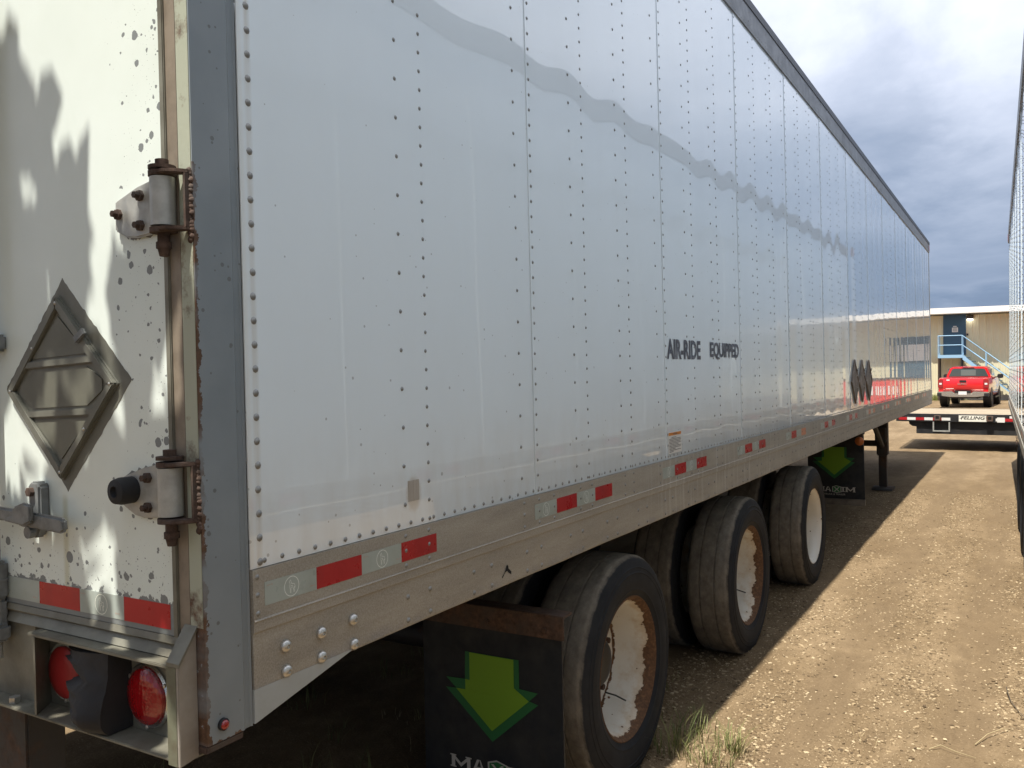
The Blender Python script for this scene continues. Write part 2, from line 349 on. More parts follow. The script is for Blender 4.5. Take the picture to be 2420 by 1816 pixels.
mt = dict(
 gus2=M('stained_end_plate', rough=.55, fn=grime((.30, .275, .24), (.20, .17, .14), 9., .35, .7, (.45, .65))), gus3=M('mossy_flange', rough=.6, fn=grime((.15, .16, .11), (.09, .075, .05), 12., .4, .7)),
 panel=M('white_panel_paint', (.8, .8, .8), .08, fn=f_panel, coat=1.),
 door=M('chipped_door_paint', fn=f_door), rail=M('dirty_aluminium_rail', rough=.55, metal=.15, fn=f_rail),
 post=M('grey_post_paint', fn=f_post), alu=M('dull_aluminium', rough=.45, metal=.35, fn=f_alu),
 toprail=M('top_rail_grey', (.2, .2, .2), .42, .3, fn=grime((.25, .255, .265), (.19, .195, .205), 5.)),
 dark_edge=M('dark_roof_edge', (.05, .055, .065), .5),
 rivet=M('rivet_metal', (.25, .25, .245), .4, .55, fn=grime((.36, .36, .35), (.18, .18, .17), 30.)),
 steel=M('bolt_steel', (.55, .54, .51), .3, .85), zinc=M('lock_metal', fn=grime((.18, .19, .19), (.10, .105, .105), 25., rough=(.35, .6), bmp=.1)),
 sill=M('rear_sill_metal', rough=.5, metal=.15, fn=grime((.22, .215, .175), (.105, .095, .07), 7., .33, .68, (.4, .65), .1)),
 seal=M('brown_gasket', fn=grime((.23, .19, .145), (.15, .12, .09), 12.)),
 pale=M('pale_green_post', fn=rusty((.36, .38, .30), sc=7., lo=.54, hi=.66)),
 rust=M('rusted_steel', (.1, .05, .03), .8, fn=rusty((.075, .062, .052), (.058, .036, .027), 7., .3, .5, .7, .5)),
 bracket=M('brown_flap_bracket', fn=rusty((.055, .037, .028), (.075, .042, .026), 9., .35, .6, .6, .3)),
 red=M('red_reflective_tape', (.42, .018, .022), .28, fn=grime((.40, .018, .022), (.27, .02, .025), 9., .5, .8, (.22, .4))),
 silver=M('silver_reflective_tape', (.38, .42, .39), .3, fn=grime((.37, .415, .385), (.29, .32, .285), 9., .45, .75, (.25, .4))),
 amber=M('faded_orange_tape', (.55, .22, .12), .4), print_white=M('emblem_print', (.80, .84, .80), .35), print_red=M('emblem_print_dark', (.33, .012, .016), .35),
 ink=M('dark_blue_lettering', (.030, .034, .065), .35, fn=grime((.025, .029, .058), (.20, .21, .26), 9., .52, .75, (.25, .45))),
 paper=M('label_paper', (.68, .67, .64), .5), inkgrey=M('label_print', (.12, .12, .12), .6), orange=M('label_orange', (.62, .22, .03), .5),
 lens=M('red_lamp_lens', (.30, .003, .006), .08, coat=1., fn=lambda t, b: bump(t, b, vor(t, oc(t), 95., rnd=.15).outputs['Distance'], .35, .004)),
 lens2=M('faded_red_lens', (.28, .020, .020), .35), chrome=M('chrome_ring', (.62, .62, .60), .22, .95),
 brubber=M('black_rubber', rough=.75, fn=f_black_rubber), tyre=M('dusty_tyre_rubber', spec=.22, fn=f_tyre), rim=M('white_rusty_rim', fn=lambda t, b: f_rim(t, b, .2725)), rim_clean=M('white_rim_light_rust', fn=lambda t, b: f_rim(t, b, .292)),
 hub=M('dark_hub', (.02, .02, .02), .5), flap=M('mud_flap_rubber', (.008, .011, .015), .6, fn=grime((.006, .009, .013), (.030, .029, .027), 7., .46, .80, (.5, .8), .1)),
 green=M('flap_bright_green', (.15, .30, .012), .55), dgreen=M('flap_dark_green', (.012, .12, .034), .55), fwhite=M('flap_white_print', (.42, .41, .38), .6), wood=M('weathered_strip', fn=grime((.16, .14, .115), (.09, .08, .065), 14.)),
 chassis=M('chassis_dark_steel', fn=rusty((.028, .026, .025), (.06, .033, .02), 6., .5, .65, .6)), black=M('hole_black', (.004, .004, .004), .9),
 gusset=M('grey_frame_gusset', (.42, .45, .46), .5, fn=grime((.40, .43, .44), (.33, .35, .34), 6.)),
 ground=M('dirt_gravel', rough=.95, spec=.15, fn=f_ground), stone=M('loose_stones', rough=.85, spec=.3, fn=f_stone),
 grass=M('grass_blades', rough=.6, spec=.3, fn=f_leaf((.065, .095, .025), (.24, .24, .09))), straw=M('dry_straw', (.34, .27, .15), .8, fn=f_leaf((.24, .18, .09), (.42, .34, .2))),
 leaf=M('tree_leaves', rough=.5, spec=.3, fn=f_leaf((.035, .075, .018), (.075, .12, .03))), bark=M('tree_bark', (.09, .07, .05), .9, fn=grime((.10, .08, .06), (.05, .04, .03), 8., bmp=.6)),
)

# ------------------------------------------------------------------ ground
def gh(x, y):
    """ground height: falls gently under the trailer on the left"""
    s = -.016*min(max(y, 0.), 3.2)
    return s
def relief(x, y):
    p = Vector((x*1.3, y*2.2, .3)); d = mnoise.fractal(p, .9, 2.1, 4)*.011
    rut = -.010*math.exp(-((y+.52-.05*math.sin(x*.6+1))/.12)**2)-.014*math.exp(-((y+1.13-.03*math.sin(x*.8))/.10)**2)+.008*math.exp(-((y+.98-.03*math.sin(x*.8))/.06)**2)
    k = max(0, 1-max(0, x-14)/8)*max(0, 1-max(0, -x-2)/3)
    near = math.exp(-max(0, y-.1)*5) if y > .1 else 1
    return (d*(.5+.5*near)+rut)*k
def spread(segs):
    out = []
    for a, b, st in segs: out += list(np.arange(a, b-1e-6, st))
    return out+[segs[-1][1]]
gx = spread([(-260, -40, 40), (-40, -6, 4), (-6, -1, .5), (-1, 1.5, .12), (1.5, 7, .045), (7, 14, .09), (14, 22, .4), (22, 60, 3), (60, 420, 45)])
gy = spread([(-260, -20, 40), (-20, -4, 2), (-4, -1.9, .3), (-1.9, .35, .04), (.35, 3.4, .2), (3.4, 20, 2.4), (20, 260, 40)])
g = MB(); nx, ny = len(gx), len(gy)
g.v = [(x, y, gh(x, y)+relief(x, y)) for x in gx for y in gy]
g.f = [(i*ny+j, (i+1)*ny+j, (i+1)*ny+j+1, i*ny+j+1) for i in range(nx-1) for j in range(ny-1)]
tag(g.build('ground', mt['ground'], smooth='all'), kind='structure')

def ico():
    bm = bmesh.new(); bmesh.ops.create_icosphere(bm, subdivisions=1, radius=1.)
    bm.verts.ensure_lookup_table(); v = np.array([q.co[:] for q in bm.verts]); f = [tuple(x.index for x in q.verts) for q in bm.faces]; bm.free(); return v, np.array(f)
iv, if_ = ico()
def scatter_stones(name, n, region, smin, smax, label):
    V = []; F = []; k = 0
    while k < n:
        x, y = region()
        a = random.uniform(0, 6.28); s = smin*(smax/smin)**(random.random()**2.2)
        sc = np.array([s, s*random.uniform(.45, .9), s*random.uniform(.25, .6)])
        p = iv*(1+.22*rng.standard_normal((len(iv), 1)))*sc
        p = np.c_[p[:, 0]*math.cos(a)-p[:, 1]*math.sin(a), p[:, 0]*math.sin(a)+p[:, 1]*math.cos(a), p[:, 2]]
        V.append(p+np.array([x, y, gh(x, y)+relief(x, y)+sc[2]*.25])); F.append(if_+len(iv)*k); k += 1
    b = MB(); b.v = np.concatenate(V).tolist(); b.f = np.concatenate(F).tolist()
    return tag(b.build(name, mt['stone'], recalc=False), label, 'gravel', kind='stuff')
def reg_near():
    while True:
        x = 1.6+10*random.random()**1.9; y = random.uniform(-1.75, .35)
        w = .10+1.3*max(0, mnoise.noise(Vector((x*.9, y*2.4, 5.)))*.6+.45)**1.6
        if abs(y+1.13) < .12 or abs(y+.52) < .10: w *= .3
        if random.random() < w: return x, y
scatter_stones('gravel', 72000, reg_near, .0023, .0125, 'loose tan gravel strewn over the sunlit dirt lane')

# ------------------------------------------------------------------ the big trailer on the left
T = tag(empty('semi_trailer', (0, 0, 0), (-LEAN, 0, 0)), 'long white riveted semi-trailer with rusty rims, rear corner nearest the camera', 'trailer')
TM = Matrix.Rotation(-LEAN, 4, 'X')
X0, P, NP = .117, 1.2192, 13; XE = X0+P*NP; ZS, ZT, ZU, WD = 1.268, 3.743, 3.927, 2.59
for k in range(NP):
    xa, xb = X0+k*P, X0+(k+1)*P; sd = k*7.3
    posts = [xa, xa+.63, xb] if k == 0 else [xa, xa+.42, xa+.83, xb]
    def pf(u, v, xa=xa, xb=xb, sd=sd, posts=posts):
        x = xa+(xb-xa)*u; z = ZS+(ZT-ZS)*v
        q = next(i for i in range(len(posts)-1) if x <= posts[i+1]+1e-6); s = (x-posts[q])/(posts[q+1]-posts[q])
        bulge = math.sin(math.pi*s)**2*.0020*(.45+mnoise.noise(Vector((q*3.1+sd, z*.9, 0))))
        return x, -.0032*(1-u)+bulge+.0007*mnoise.noise(Vector((x*2.6, z*1.9, sd))), z
    b = MB().grid(pf, 26, 22)
    b.box(xa, xa+.0016, -.0032, .0, ZS, ZT)        # lap edge
    b.build('side_panel', mt['panel'], T, smooth=30, recalc=False)
prof = [(-.007, 1.2665), (-.007, 1.161), (-.0095, 1.158), (-.007, 1.155), (-.007, 1.135), (-.0030, 1.131), (-.0030, 1.015), (-.001, 1.010), (.02, 1.010), (.02, 1.2665)]
b = MB(); xs = np.linspace(X0+.002, XE, 160)
vs = []
for i, x in enumerate(xs):
    w = .0012*mnoise.noise(Vector((x*2.2, 0, 4.)))
    for j, (y, z) in enumerate(prof):
        low = (.004*mnoise.noise(Vector((x*3., 3., 1.))) if z < 1.02 and y < 0 else 0)
        vs.append((x, y+w*(z < 1.13), z+low*.6))
n = len(prof)
b.add(vs, [(i*n+j, (i+1)*n+j, (i+1)*n+(j+1) % n, i*n+(j+1) % n) for i in range(len(xs)-1) for j in range(n)]+[tuple(range(n)), tuple(range(n*(len(xs)-1), n*len(xs)))[::-1]])
rail = b.build('bottom_rail', mt['rail'], T, smooth=20)
MB().prism([(-.012, ZT), (-.012, ZU-.012), (-.004, ZU), (.05, ZU), (.05, ZT)], 0, X0+.01, XE).build('top_rail', mt['toprail'], T)
MB().prism([(-.018, ZU-.046), (-.018, ZU+.004), (.06, ZU+.012), (.06, ZU+.001), (.0, ZU+.001), (-.0125, ZU-.011), (-.0125, ZU-.046)], 0, X0, XE+.01).build('roof_edge', mt['dark_edge'], T)
MB().box(X0, XE, .05, WD-.05, ZU-.02, ZU).build('roof', mt['alu'], T)
MB().box(X0, XE, WD-.01, WD, 1.01, ZU-.001).build('far_side_wall', mt['gusset'], T)
MB().box(XE, XE+.012, .002, WD-.002, 1.01, ZU-.002).build('front_wall', mt['panel'], T)
MB().prism([(XE-.09, -.0035), (XE+.012, -.0035), (XE+.03, .01), (XE+.03, .03), (XE-.09, .0)], 2, ZS+.01, ZT+.06).build('front_corner_post', mt['gusset'], T)
MB().box(XE-.11, XE-.02, -.016, -.0125, ZT+.03, ZT+.12).build('corner_reflector', mt['red'], T)
MB().box(.12, XE, .021, WD-.011, 1.13, 1.20).build('floor', mt['chassis'], T)
cm = MB().box(0, .06, .03, WD-.03, 1.02, 1.129).mesh('crossmember'); cm.materials.append(mt['chassis'])
for i in range(50):
    o = link('crossmember', cm, T); o.location.x = .45+i*.308

# rivets ---------------------------------------------------------------
riv = []      # x, y, z, r
def pan_y(x):
    k = min(NP-1, max(0, int((x-X0)/P))); return -.0032*(1-(x-X0-k*P)/P)
def col(x, z0, step, r=.0062):
    z = z0
    while z < ZT-.01: riv.append((x+random.uniform(-.001, .001), pan_y(x)+.0003, z, r)); z += step
col(.144, 1.28, .0512, .0086); col(.641, 1.331, .1016); col(.747, 1.28, .0508)
for k in range(NP):
    s = X0+k*P
    if k: col(s+.015, 1.28, .0508); cs_ = (.422, .835)
    else: cs_ = ()
    for c in cs_: col(s+c-.013, 1.28, .0508); col(s+c-.115, 1.331, .1016)
    col(s+P-.086, 1.331, .1016)
x = .156
while x < XE-.03:
    if min(abs(x-(X0+k*P+.015)) for k in range(NP+1)) > .02: riv.append((x, pan_y(x)+.0003, 1.281, .0062))
    x += .0508
for k in range(NP):                                   # rivets on the bottom rail
    s = X0+k*P
    xs_ = ([.014, .516, .617, 1.133, 1.232] if k == 0 else [.118, .322, .42, .73, .82, 1.12])
    for c in xs_:
        for z in (1.250, 1.212, 1.173): riv.append((s+c, -.0069, z, .0062))
    if k: pass
x = .642
i = 0
while x < XE-.1:
    for z in (1.088, 1.027): riv.append((x, -.0028, z, .0078)); riv.append((x+.097, -.0028, z, .0078))
    x += .3125
x = X0+.03
while x < XE:                                         # rivets on the top rail
    riv.append((x, -.0119, ZT+.02, .005)); x += .045
x = X0+.3
while x < XE:
    for dz in (.05, .10): riv.append((x, -.0119, ZT+dz, .005)); riv.append((x+.06, -.0119, ZT+dz, .005))
    x += .4064
def dome_pts(r, n=8):
    v = [(0, -r*.55, 0)]
    for rr, h in ((.62, -.40), (1., -.02)): v += [(r*rr*math.cos(2*math.pi*k/n), r*h, r*rr*math.sin(2*math.pi*k/n)) for k in range(n)]
    f = [(0, 1+k, 1+(k+1) % n) for k in range(n)]+[(1+k, 1+n+k, 1+n+(k+1) % n, 1+(k+1) % n) for k in range(n)]
    return v, f
dv, df = dome_pts(1.)
rm = {}
def vis(q):
    p = proj(TM @ Vector(q[:3]))
    return (q[3]/p[2]) if p and 0 < p[0] < 2420 and 0 < p[1] < 1816 else 0.
order = sorted(riv, key=vis, reverse=True)
for q in order[:296]:
    if q[3] not in rm:
        me = MB().add([tuple(c*q[3] for c in p) for p in dv], df).mesh('rivet', smooth='all', recalc=False); me.materials.append(mt['rivet']); rm[q[3]] = me
    o = link('rivet', rm[q[3]], T); o.location = q[:3]
b = MB()
for q in order[296:]:
    b.add([(q[0]+p[0]*q[3], q[1]+p[1]*q[3], q[2]+p[2]*q[3]) for p in dv], df)
tag(b.build('rivet_rows', mt['rivet'], T, smooth='all', recalc=False), kind='stuff')
def bolt(x, y, z):
    o = MB().lathe([(.014, 0), (.0145, -.003), (.0125, -.008), (.008, -.0115), (.0045, -.0125), (.0045, -.009), (.0003, -.009)], 1, (0, 0, 0), 16).build('bolt', mt['steel'], T, smooth=50)
    o.location = (x, y, z)
for x, z in ((.207, 1.083), (.208, 1.028), (.317, 1.082), (.316, 1.027), (.425, 1.085), (.427, 1.025)): bolt(x, -.0030, z)

# tape with dog emblem --------------------------------------------------
DOG = [(-.30, .40), (-.36, .52), (-.28, .60), (-.20, .62), (-.17, .70), (-.12, .60), (-.08, .46), (.0, .26), (.18, .22), (.34, .22), (.42, .10), (.48, -.14), (.44, -.30), (.38, -.12), (.34, -.10), (.33, -.32), (.38, -.46), (.34, -.66), (.26, -.66), (.28, -.48), (.20, -.28), (.14, -.10), (-.02, -.12), (-.12, -.18), (-.12, -.66), (-.22, -.66), (-.22, -.30), (-.28, -.06), (-.26, .14), (-.22, .36)]
def emblem(fn, r, w, parent, mat):
    b = MB(); b.ribbon([(r*math.cos(a*2*math.pi/28), r*math.sin(a*2*math.pi/28)) for a in range(28)], w, fn, True)
    b.ribbon([(p[0]*r*.98, p[1]*r*.98) for p in DOG], w*.75, fn, True)
    b.ribbon([(-.14*r, .02*r), (.16*r, .05*r)], w*.8, fn)
    return b.build('emblem', mat, parent, recalc=False)
def strip(parent, x0, z0, w, h, y, mat, name):
    return MB().box(x0, x0+w, y-.0006, y, z0, z0+h).build(name, mat, parent)
for gi in range(13):
    x0 = .150+1.168*gi; root = None
    for s in range(4):
        mm = mt['red'] if s % 2 else mt['silver']
        if gi == 4 and s == 3: mm = mt['amber']
        if gi >= 6 and s % 2: mm = mt['amber'] if gi % 2 else mt['red']
        o = strip(T, x0+s*.1545, 1.1855, .1540, .0500, -.0072, mm, 'red_tape' if s % 2 else 'silver_tape')
        if gi < 4 and (s % 2 == 0 or gi < 2):
            cx, cz = x0+s*.1545+.077, 1.2105
            emblem(lambda p, cx=cx, cz=cz: (cx+p[0], -.0081, cz+p[1]), .0215, .0015 if s % 2 == 0 else .0007, o, mt['print_white'] if s % 2 == 0 else mt['print_red'])
        if gi < 2 and s % 2 == 0:
            for tx, tz in ((.006, 1.226), (.133, 1.196)): text_mb('DOT-C2', lambda p, tx=tx, tz=tz, s=s: (x0+s*.1545+tx+p[0], -.0081, tz+p[1]), .016, .0026).build('lettering', mt['amber'], o, recalc=False)

# writing on the side ---------------------------------------------------
for txt, xa, xb in (('AIR-RIDE', 2.583, 3.062), ('EQUIPPED', 3.222, 3.747)):
    text_mb(txt, lambda p, xa=xa: (xa+p[0], -.0047+.0026*(xa+p[0]-2.58)/1.2, 1.728+p[1]), xb-xa, .094, .034).build('lettering', mt['ink'], T, recalc=False)
lab = MB().box(2.573, 2.746, -.0050, -.0036, 1.291, 1.390).build('warning_label', mt['paper'], T)
MB().box(2.577, 2.742, -.0056, -.0049, 1.374, 1.387).build('label_header', mt['orange'], lab)
b = MB(); z = 1.366
text_mb('WARNING', lambda p: (2.632+p[0], -.0063, 1.3765+p[1]), .055, .008, .01).build('lettering', mt['inkgrey'], lab, recalc=False)
for i in range(11):
    w = [.09, .15, .152, .148, .15, .12, .151, .147, .08, .15, .05][i]; x = 2.584 if i else 2.615
    while x < 2.584+w:
        l = random.uniform(.008, .022); b.box(x, min(x+l, 2.584+w), -.0055, -.0049, z-.003, z); x += l+.003
    z -= .0066
b.build('label_text', mt['inkgrey'], lab)
b = MB(); x = .655
while x < .701:
    w = random.uniform(.001, .0035); b.box(x, x+w, -.0026, -.0012, 1.337, 1.392); x += w+random.uniform(.001, .003)
b.build('barcode_remnant', M('faded_barcode', (.46, .42, .37), .7), T)
bt = [(1.105, 1.040), (1.124, 1.052), (1.131, 1.062), (1.134, 1.070), (1.140, 1.073), (1.146, 1.068), (1.147, 1.060), (1.164, 1.047), (1.163, 1.038), (1.146, 1.047), (1.139, 1.054), (1.128, 1.052), (1.112, 1.038)]
MB().add([(x, -.0046, z) for x, z in bt]+[(1.135, -.0046, 1.058)], [(i, (i+1) % len(bt), len(bt)) for i in range(len(bt))]).build('tear_dark_patch', mt['black'], T, recalc=False)  # flat black patch painted for the darkness inside the tear

def placard(parent, fn, hw, hh, mats, ragged=0.):
    """diamond placard holder: back plate, raised rim and ribs, three recessed plates, clip. fn((u,v),d): d = height off the wall"""
    def ext(poly, d0, d1):
        b = MB(); n = len(poly)
        return b.add([fn(p, d0) for p in poly]+[fn(p, d1) for p in poly], [tuple(range(n, 2*n))]+[(i, (i+1) % n, n+(i+1) % n, n+i) for i in range(n)])
    cr = [(0, hh), (hw, 0), (0, -hh), (-hw, 0)]
    if ragged:
        pts = []
        for a, c in zip(cr, cr[1:]+cr[:1]):
            for i in range(30):
                t_ = i/30; e = 1+abs(random.gauss(0, ragged))*(1 if i > 1 else .3)
                pts.append(((a[0]*(1-t_)+c[0]*t_)*e, (a[1]*(1-t_)+c[1]*t_)*e))
        ext(pts, 0, .0008).build('bare_metal_patch', mats[2], parent)
    body = ext([(x*.985, z*.985) for x, z in cr], .0, .004).build('placard_holder', mats[0], parent)
    k = 0
    for a, c in zip(cr, cr[1:]+cr[:1]):      # rim bars
        q = [(a[0]*.97, a[1]*.97), (c[0]*.97, c[1]*.97), (c[0]*.84, c[1]*.84), (a[0]*.84, a[1]*.84)]
        ext(q, .0042+.0001*k, .0125+.0002*k).build('rim_bar', mats[0], body, bev=.002); k += 1
    for s in (1, -1):
        zz = .27*hh*s; w = hw*(1-abs(zz)/hh)*.83
        ext([(-w, zz-.008), (w, zz-.008), (w, zz+.008), (-w, zz+.008)], .0041, .0115).build('cross_bar', mats[0], body, bev=.002)
    z1 = .27*hh
    ext([(-hw*.50, z1+.014), (hw*.50, z1+.014), (0, hh*.76)], .0041, .0065).build('insert_plate', mats[1], body)
    w1, w2 = hw*.48, hw*.74
    ext([(-w1, -z1+.014), (w1, -z1+.014), (w2, -.012), (w2, .012), (w1, z1-.014), (-w1, z1-.014), (-w2, .012), (-w2, -.012)], .0041, .0066).build('insert_plate', mats[1], body)
    ext([(-hw*.50, -z1-.014), (0, -hh*.76), (hw*.50, -z1-.014)], .0041, .0064).build('insert_plate', mats[1], body)
    ext([(hw*.40, hh*.44), (hw*.56, hh*.53), (hw*.51, hh*.60), (hw*.35, hh*.51)], .013, .02).build('clip', mt['zinc'], body, bev=.002)
    for px_, pz in ((0, hh*.9), (hw*.9, 0), (0, -hh*.9), (-hw*.9, 0), (.45*hw, -.45*hh), (-.45*hw, .45*hh)):
        b = MB(); r = .004
        b.add([fn((px_+r*math.cos(i), pz+r*math.sin(i)), .0127) for i in np.arange(0, 6.28, .785)]+[fn((px_, pz), .0155)], [(i, (i+1) % 8, 8) for i in range(8)]).build('screw', mt['steel'], body, recalc=False)
    return body
pm = (M('placard_grey', rough=.5, fn=grime((.15, .15, .125), (.10, .10, .08), 9., .35, .7, (.4, .6))), M('placard_insert', rough=.5, fn=grime((.135, .135, .105), (.085, .085, .07), 5., .35, .7, (.4, .6))), mt['zinc'])
pm2 = (M('side_placard_brown', rough=.45, fn=grime((.22, .175, .14), (.13, .105, .085), 9.)), M('side_placard_insert', rough=.45, fn=grime((.19, .15, .12), (.12, .095, .08), 5.)), mt['zinc'])
for cx in (7.672, 8.105, 8.552):
    placard(T, lambda p, d, cx=cx: (cx+p[0], -.0042-d, 1.543+p[1]), .217, .222, pm2)

# rear frame and doors ----------------------------------------------------
post = MB().prism([(.0, .0), (.092, -.001), (.098, .004), (.112, .0045), (.116, .001), (.1165, .045), (0, .038)], 2, .94, 3.9).build('corner_post', mt['post'], T)
MB().box(-.0015, -.0002, .003, .039, 1.175, 3.9).build('post_rear_face', mt['pale'], T)
MB().box(-.002, .09, WD-.05, WD, .94, 3.9).build('corner_post', mt['post'], T)
MB().box(.0, .11, .039, WD-.05, 3.76, 3.915).build('rear_header', mt['gusset'], T)
MB().prism([(.118, .944), (.118, 1.0145), (.43, 1.0145), (.30, .985)], 1, -.004, .004).build('gusset_plate', mt['gusset'], T)
b = MB().lathe([(.0125, 0), (.0125, -.006), (.010, -.0075)], 1, (0, 0, 0), 20); lp = b.build('marker_lamp', mt['brubber'], T, smooth=40); lp.location = (.037, -.0005, .973)
MB().lathe([(.0098, -.006), (.0085, -.0105), (.004, -.0125), (.0002, -.0128)], 1, (0, 0, 0), 20).build('lens', mt['lens'], lp, smooth='all')
# white seal strip, brown gasket
MB().box(-.001, .03, .041, .072, 1.12, 3.75).build('gasket', mt['seal'], T)
MB().box(-.006, .03, .0725, .088, 1.11, 3.75).build('door_edge_trim', mt['sill'], T, bev=.002)
dr = MB().box(-.004, .035, .0885, 1.285, 1.150, 3.75).build('door', mt['door'], T)
dr2 = MB().box(-.004, .035, 1.295, WD-.09, 1.150, 3.75).build('door', mt['door'], T)
rp = []
for (a0, a1), (c0, c1) in (((0, .236), (.238, 0)), ((.238, 0), (0, -.236)), ((0, -.236), (-.238, 0)), ((-.238, 0), (0, .236))):
    for i in range(30):
        e = 1+abs(random.gauss(0, .009)); rp.append((.441-(a0*(1-i/30)+c0*i/30)*e, 1.666+(a1*(1-i/30)+c1*i/30)*e+.03*(a0*(1-i/30)+c0*i/30)))
MB().prism(rp, 0, -.0049, -.0041).build('bare_metal_patch', pm[0], dr)
placard(dr, lambda p, d: (-.0050-d, .452-p[0], 1.660+p[1]+(.03*p[0])), .212, .210, pm)
# tape on the door
for i, (ya, yb, mm) in enumerate(((.72, .5665, 'silver'), (.566, .4085, 'red'), (.408, .2505, 'silver'), (.250, .098, 'red'))):
    o = MB().box(-.0047, -.0041, yb, ya, 1.1615, 1.2125).build('red_tape' if mm == 'red' else 'silver_tape', mt[mm], dr)
    if i == 2: emblem(lambda p: (-.0055, .329-p[0], 1.187+p[1]), .0215, .0016, o, M('emblem_bright', (.8, .82, .74), .4))
    if mm == 'silver':
        for ty, tz in ((.006, 1.202), (.128, 1.172)): text_mb('DOT-C2', lambda p, ty=ty, tz=tz: (-.0055, ya-ty-p[0], tz+p[1]), .016, .0026).build('lettering', mt['amber'], o, recalc=False)
# hinges
def hinge(zc, rubber):
    z0, z1 = zc-.048, zc+.048
    pl = [(.088, z1+.008), (.112, z1+.004), (.158, z1-.004), (.229, z1-.026), (.231, z0+.010), (.192, z0-.008), (.160, z0-.012), (.088, z0-.008)]
    rg = []
    for a, c in zip(pl, pl[1:]+pl[:1]):
        for i in range(6): rg.append(((a[0]*(1-i/6)+c[0]*i/6)+random.uniform(0, .007), (a[1]*(1-i/6)+c[1]*i/6)+random.uniform(-.005, .006)))
    MB().prism(rg, 0, -.0048, -.0041).build('bare_metal_patch', mt['zinc'], dr)
    h = MB().prism(pl, 0, -.0145, -.0049).build('hinge', mt['alu'], dr, bev=.003)
    for y, z in ((.142, zc+.024), (.215, zc-.006), (.143, zc-.037)):
        b = MB().lathe([(.0115, -.0145), (.0115, -.022), (.007, -.0225), (.007, -.032), (.0003, -.032)], 0, (0, y, z), 6); b.build('bolt', mt['rust'], h)
    MB().lathe([(.0003, z1), (.0245, z1), (.0245, z0), (.0003, z0)], 2, (-.022, .063, 0), 24).build('knuckle', mt['alu'], h, smooth=40)
    for zz, th in ((z1+.002, .010), (z1+.016, .007), (z0-.014, .010)):
        MB().lathe([(.0003, zz+th), (.0265, zz+th), (.0265, zz), (.0003, zz)], 2, (-.022, .063, 0), 24).build('washer', mt['rust'], h, smooth=40)
    for zz in (z1+.003, z0-.013):
        MB().prism([(-.046, .050), (-.044, .032), (-.030, .016), (-.010, .0035), (-.003, .003), (-.003, .02), (-.018, .04)], 2, zz, zz+.009).build('lug', mt['rust'], h, bev=.002)
    MB().prism([(-.0016, .0035), (-.015, .0045), (-.015, .0105), (-.0016, .0105)], 2, z0-.006, z1+.004).build('lug', mt['rust'], h)
    MB().cyl(2, (-.022, .063, 0), .013, z1+.021, z1+.036, 12).build('pin_head', mt['rust'], h, smooth=40)
    MB().lathe([(.012, z0-.014), (.012, z0-.044), (.015, z0-.045), (.015, z0-.032), (.009, z0-.06), (.0003, z0-.06)], 2, (-.022, .063, 0), 10).build('pin_nut', mt['rust'], h, smooth=40)
    b = MB()
    for i in range(22):          # weld bead
        z = z0-.03+i*.0065; b.lathe([(.0002, -.006), (.006, -.003), (.008, 0)], 0, (-.0016, .006+random.uniform(-.003, .003), z), 7)
    b.build('weld', mt['rust'], h, smooth='all')
    if rubber: MB().lathe([(.028, -.0146), (.0285, -.04), (.025, -.054), (.012, -.057), (.010, -.048), (.0003, -.047)], 0, (0, .197, zc-.003), 24).build('rubber_stop', mt['brubber'], h, smooth=40)
hinge(2.024, False); hinge(1.447, True); hinge(3.10, False)
# lock rod with handle
lr = MB().tube([(-.028, .712, 1.02), (-.028, .712, 3.7)], .0135, 12).build('lock_rod', mt['alu'], dr, smooth=40)
for z in (1.785, 2.55): 
    MB().box(-.044, -.0041, .672, .735, z-.035, z+.005).build('rod_guide', mt['zinc'], lr, bev=.006)
    MB().cyl(0, (0, .69, z-.014), .008, -.052, -.044, 10).build('bolt', mt['zinc'], lr)
hd = MB().prism([(.392, 1.349), (.395, 1.372), (.405, 1.376), (.50, 1.380), (.56, 1.384), (.76, 1.388), (.76, 1.352), (.60, 1.356), (.56, 1.346), (.50, 1.346), (.405, 1.341)], 0, -.048, -.034).build('lock_handle', mt['zinc'], dr, bev=.005)
MB().prism([(.512, 1.438), (.520, 1.448), (.548, 1.448), (.558, 1.438), (.558, 1.36), (.565, 1.335), (.548, 1.318), (.530, 1.320), (.518, 1.345), (.512, 1.36)], 0, -.030, -.0045).build('handle_bracket', mt['zinc'], hd, bev=.005)
MB().prism([(.50, 1.400), (.53, 1.404), (.57, 1.392), (.572, 1.372), (.61, 1.366), (.61, 1.358), (.53, 1.352), (.50, 1.362)], 0, -.060, -.0485).build('latch', mt['zinc'], hd, bev=.004)
MB().cyl(0, (0, .540, 1.425), .011, -.040, -.030, 6).build('bolt', mt['rust'], hd)
MB().cyl(0, (0, .540, 1.334), .014, -.044, -.030, 12).build('bolt', mt['zinc'], hd)
b = MB()
for z0, z1, y0, y1, x1 in ((1.16, 1.25, .690, .75, -.035), (1.195, 1.215, .688, .75, -.05), (1.09, 1.16, .695, .76, -.03), (1.06, 1.10, .685, .76, -.04)):
    MB().box(x1, -.0045, y0, y1, z0, z1).build('cam_keeper', mt['zinc'], lr, bev=.007)
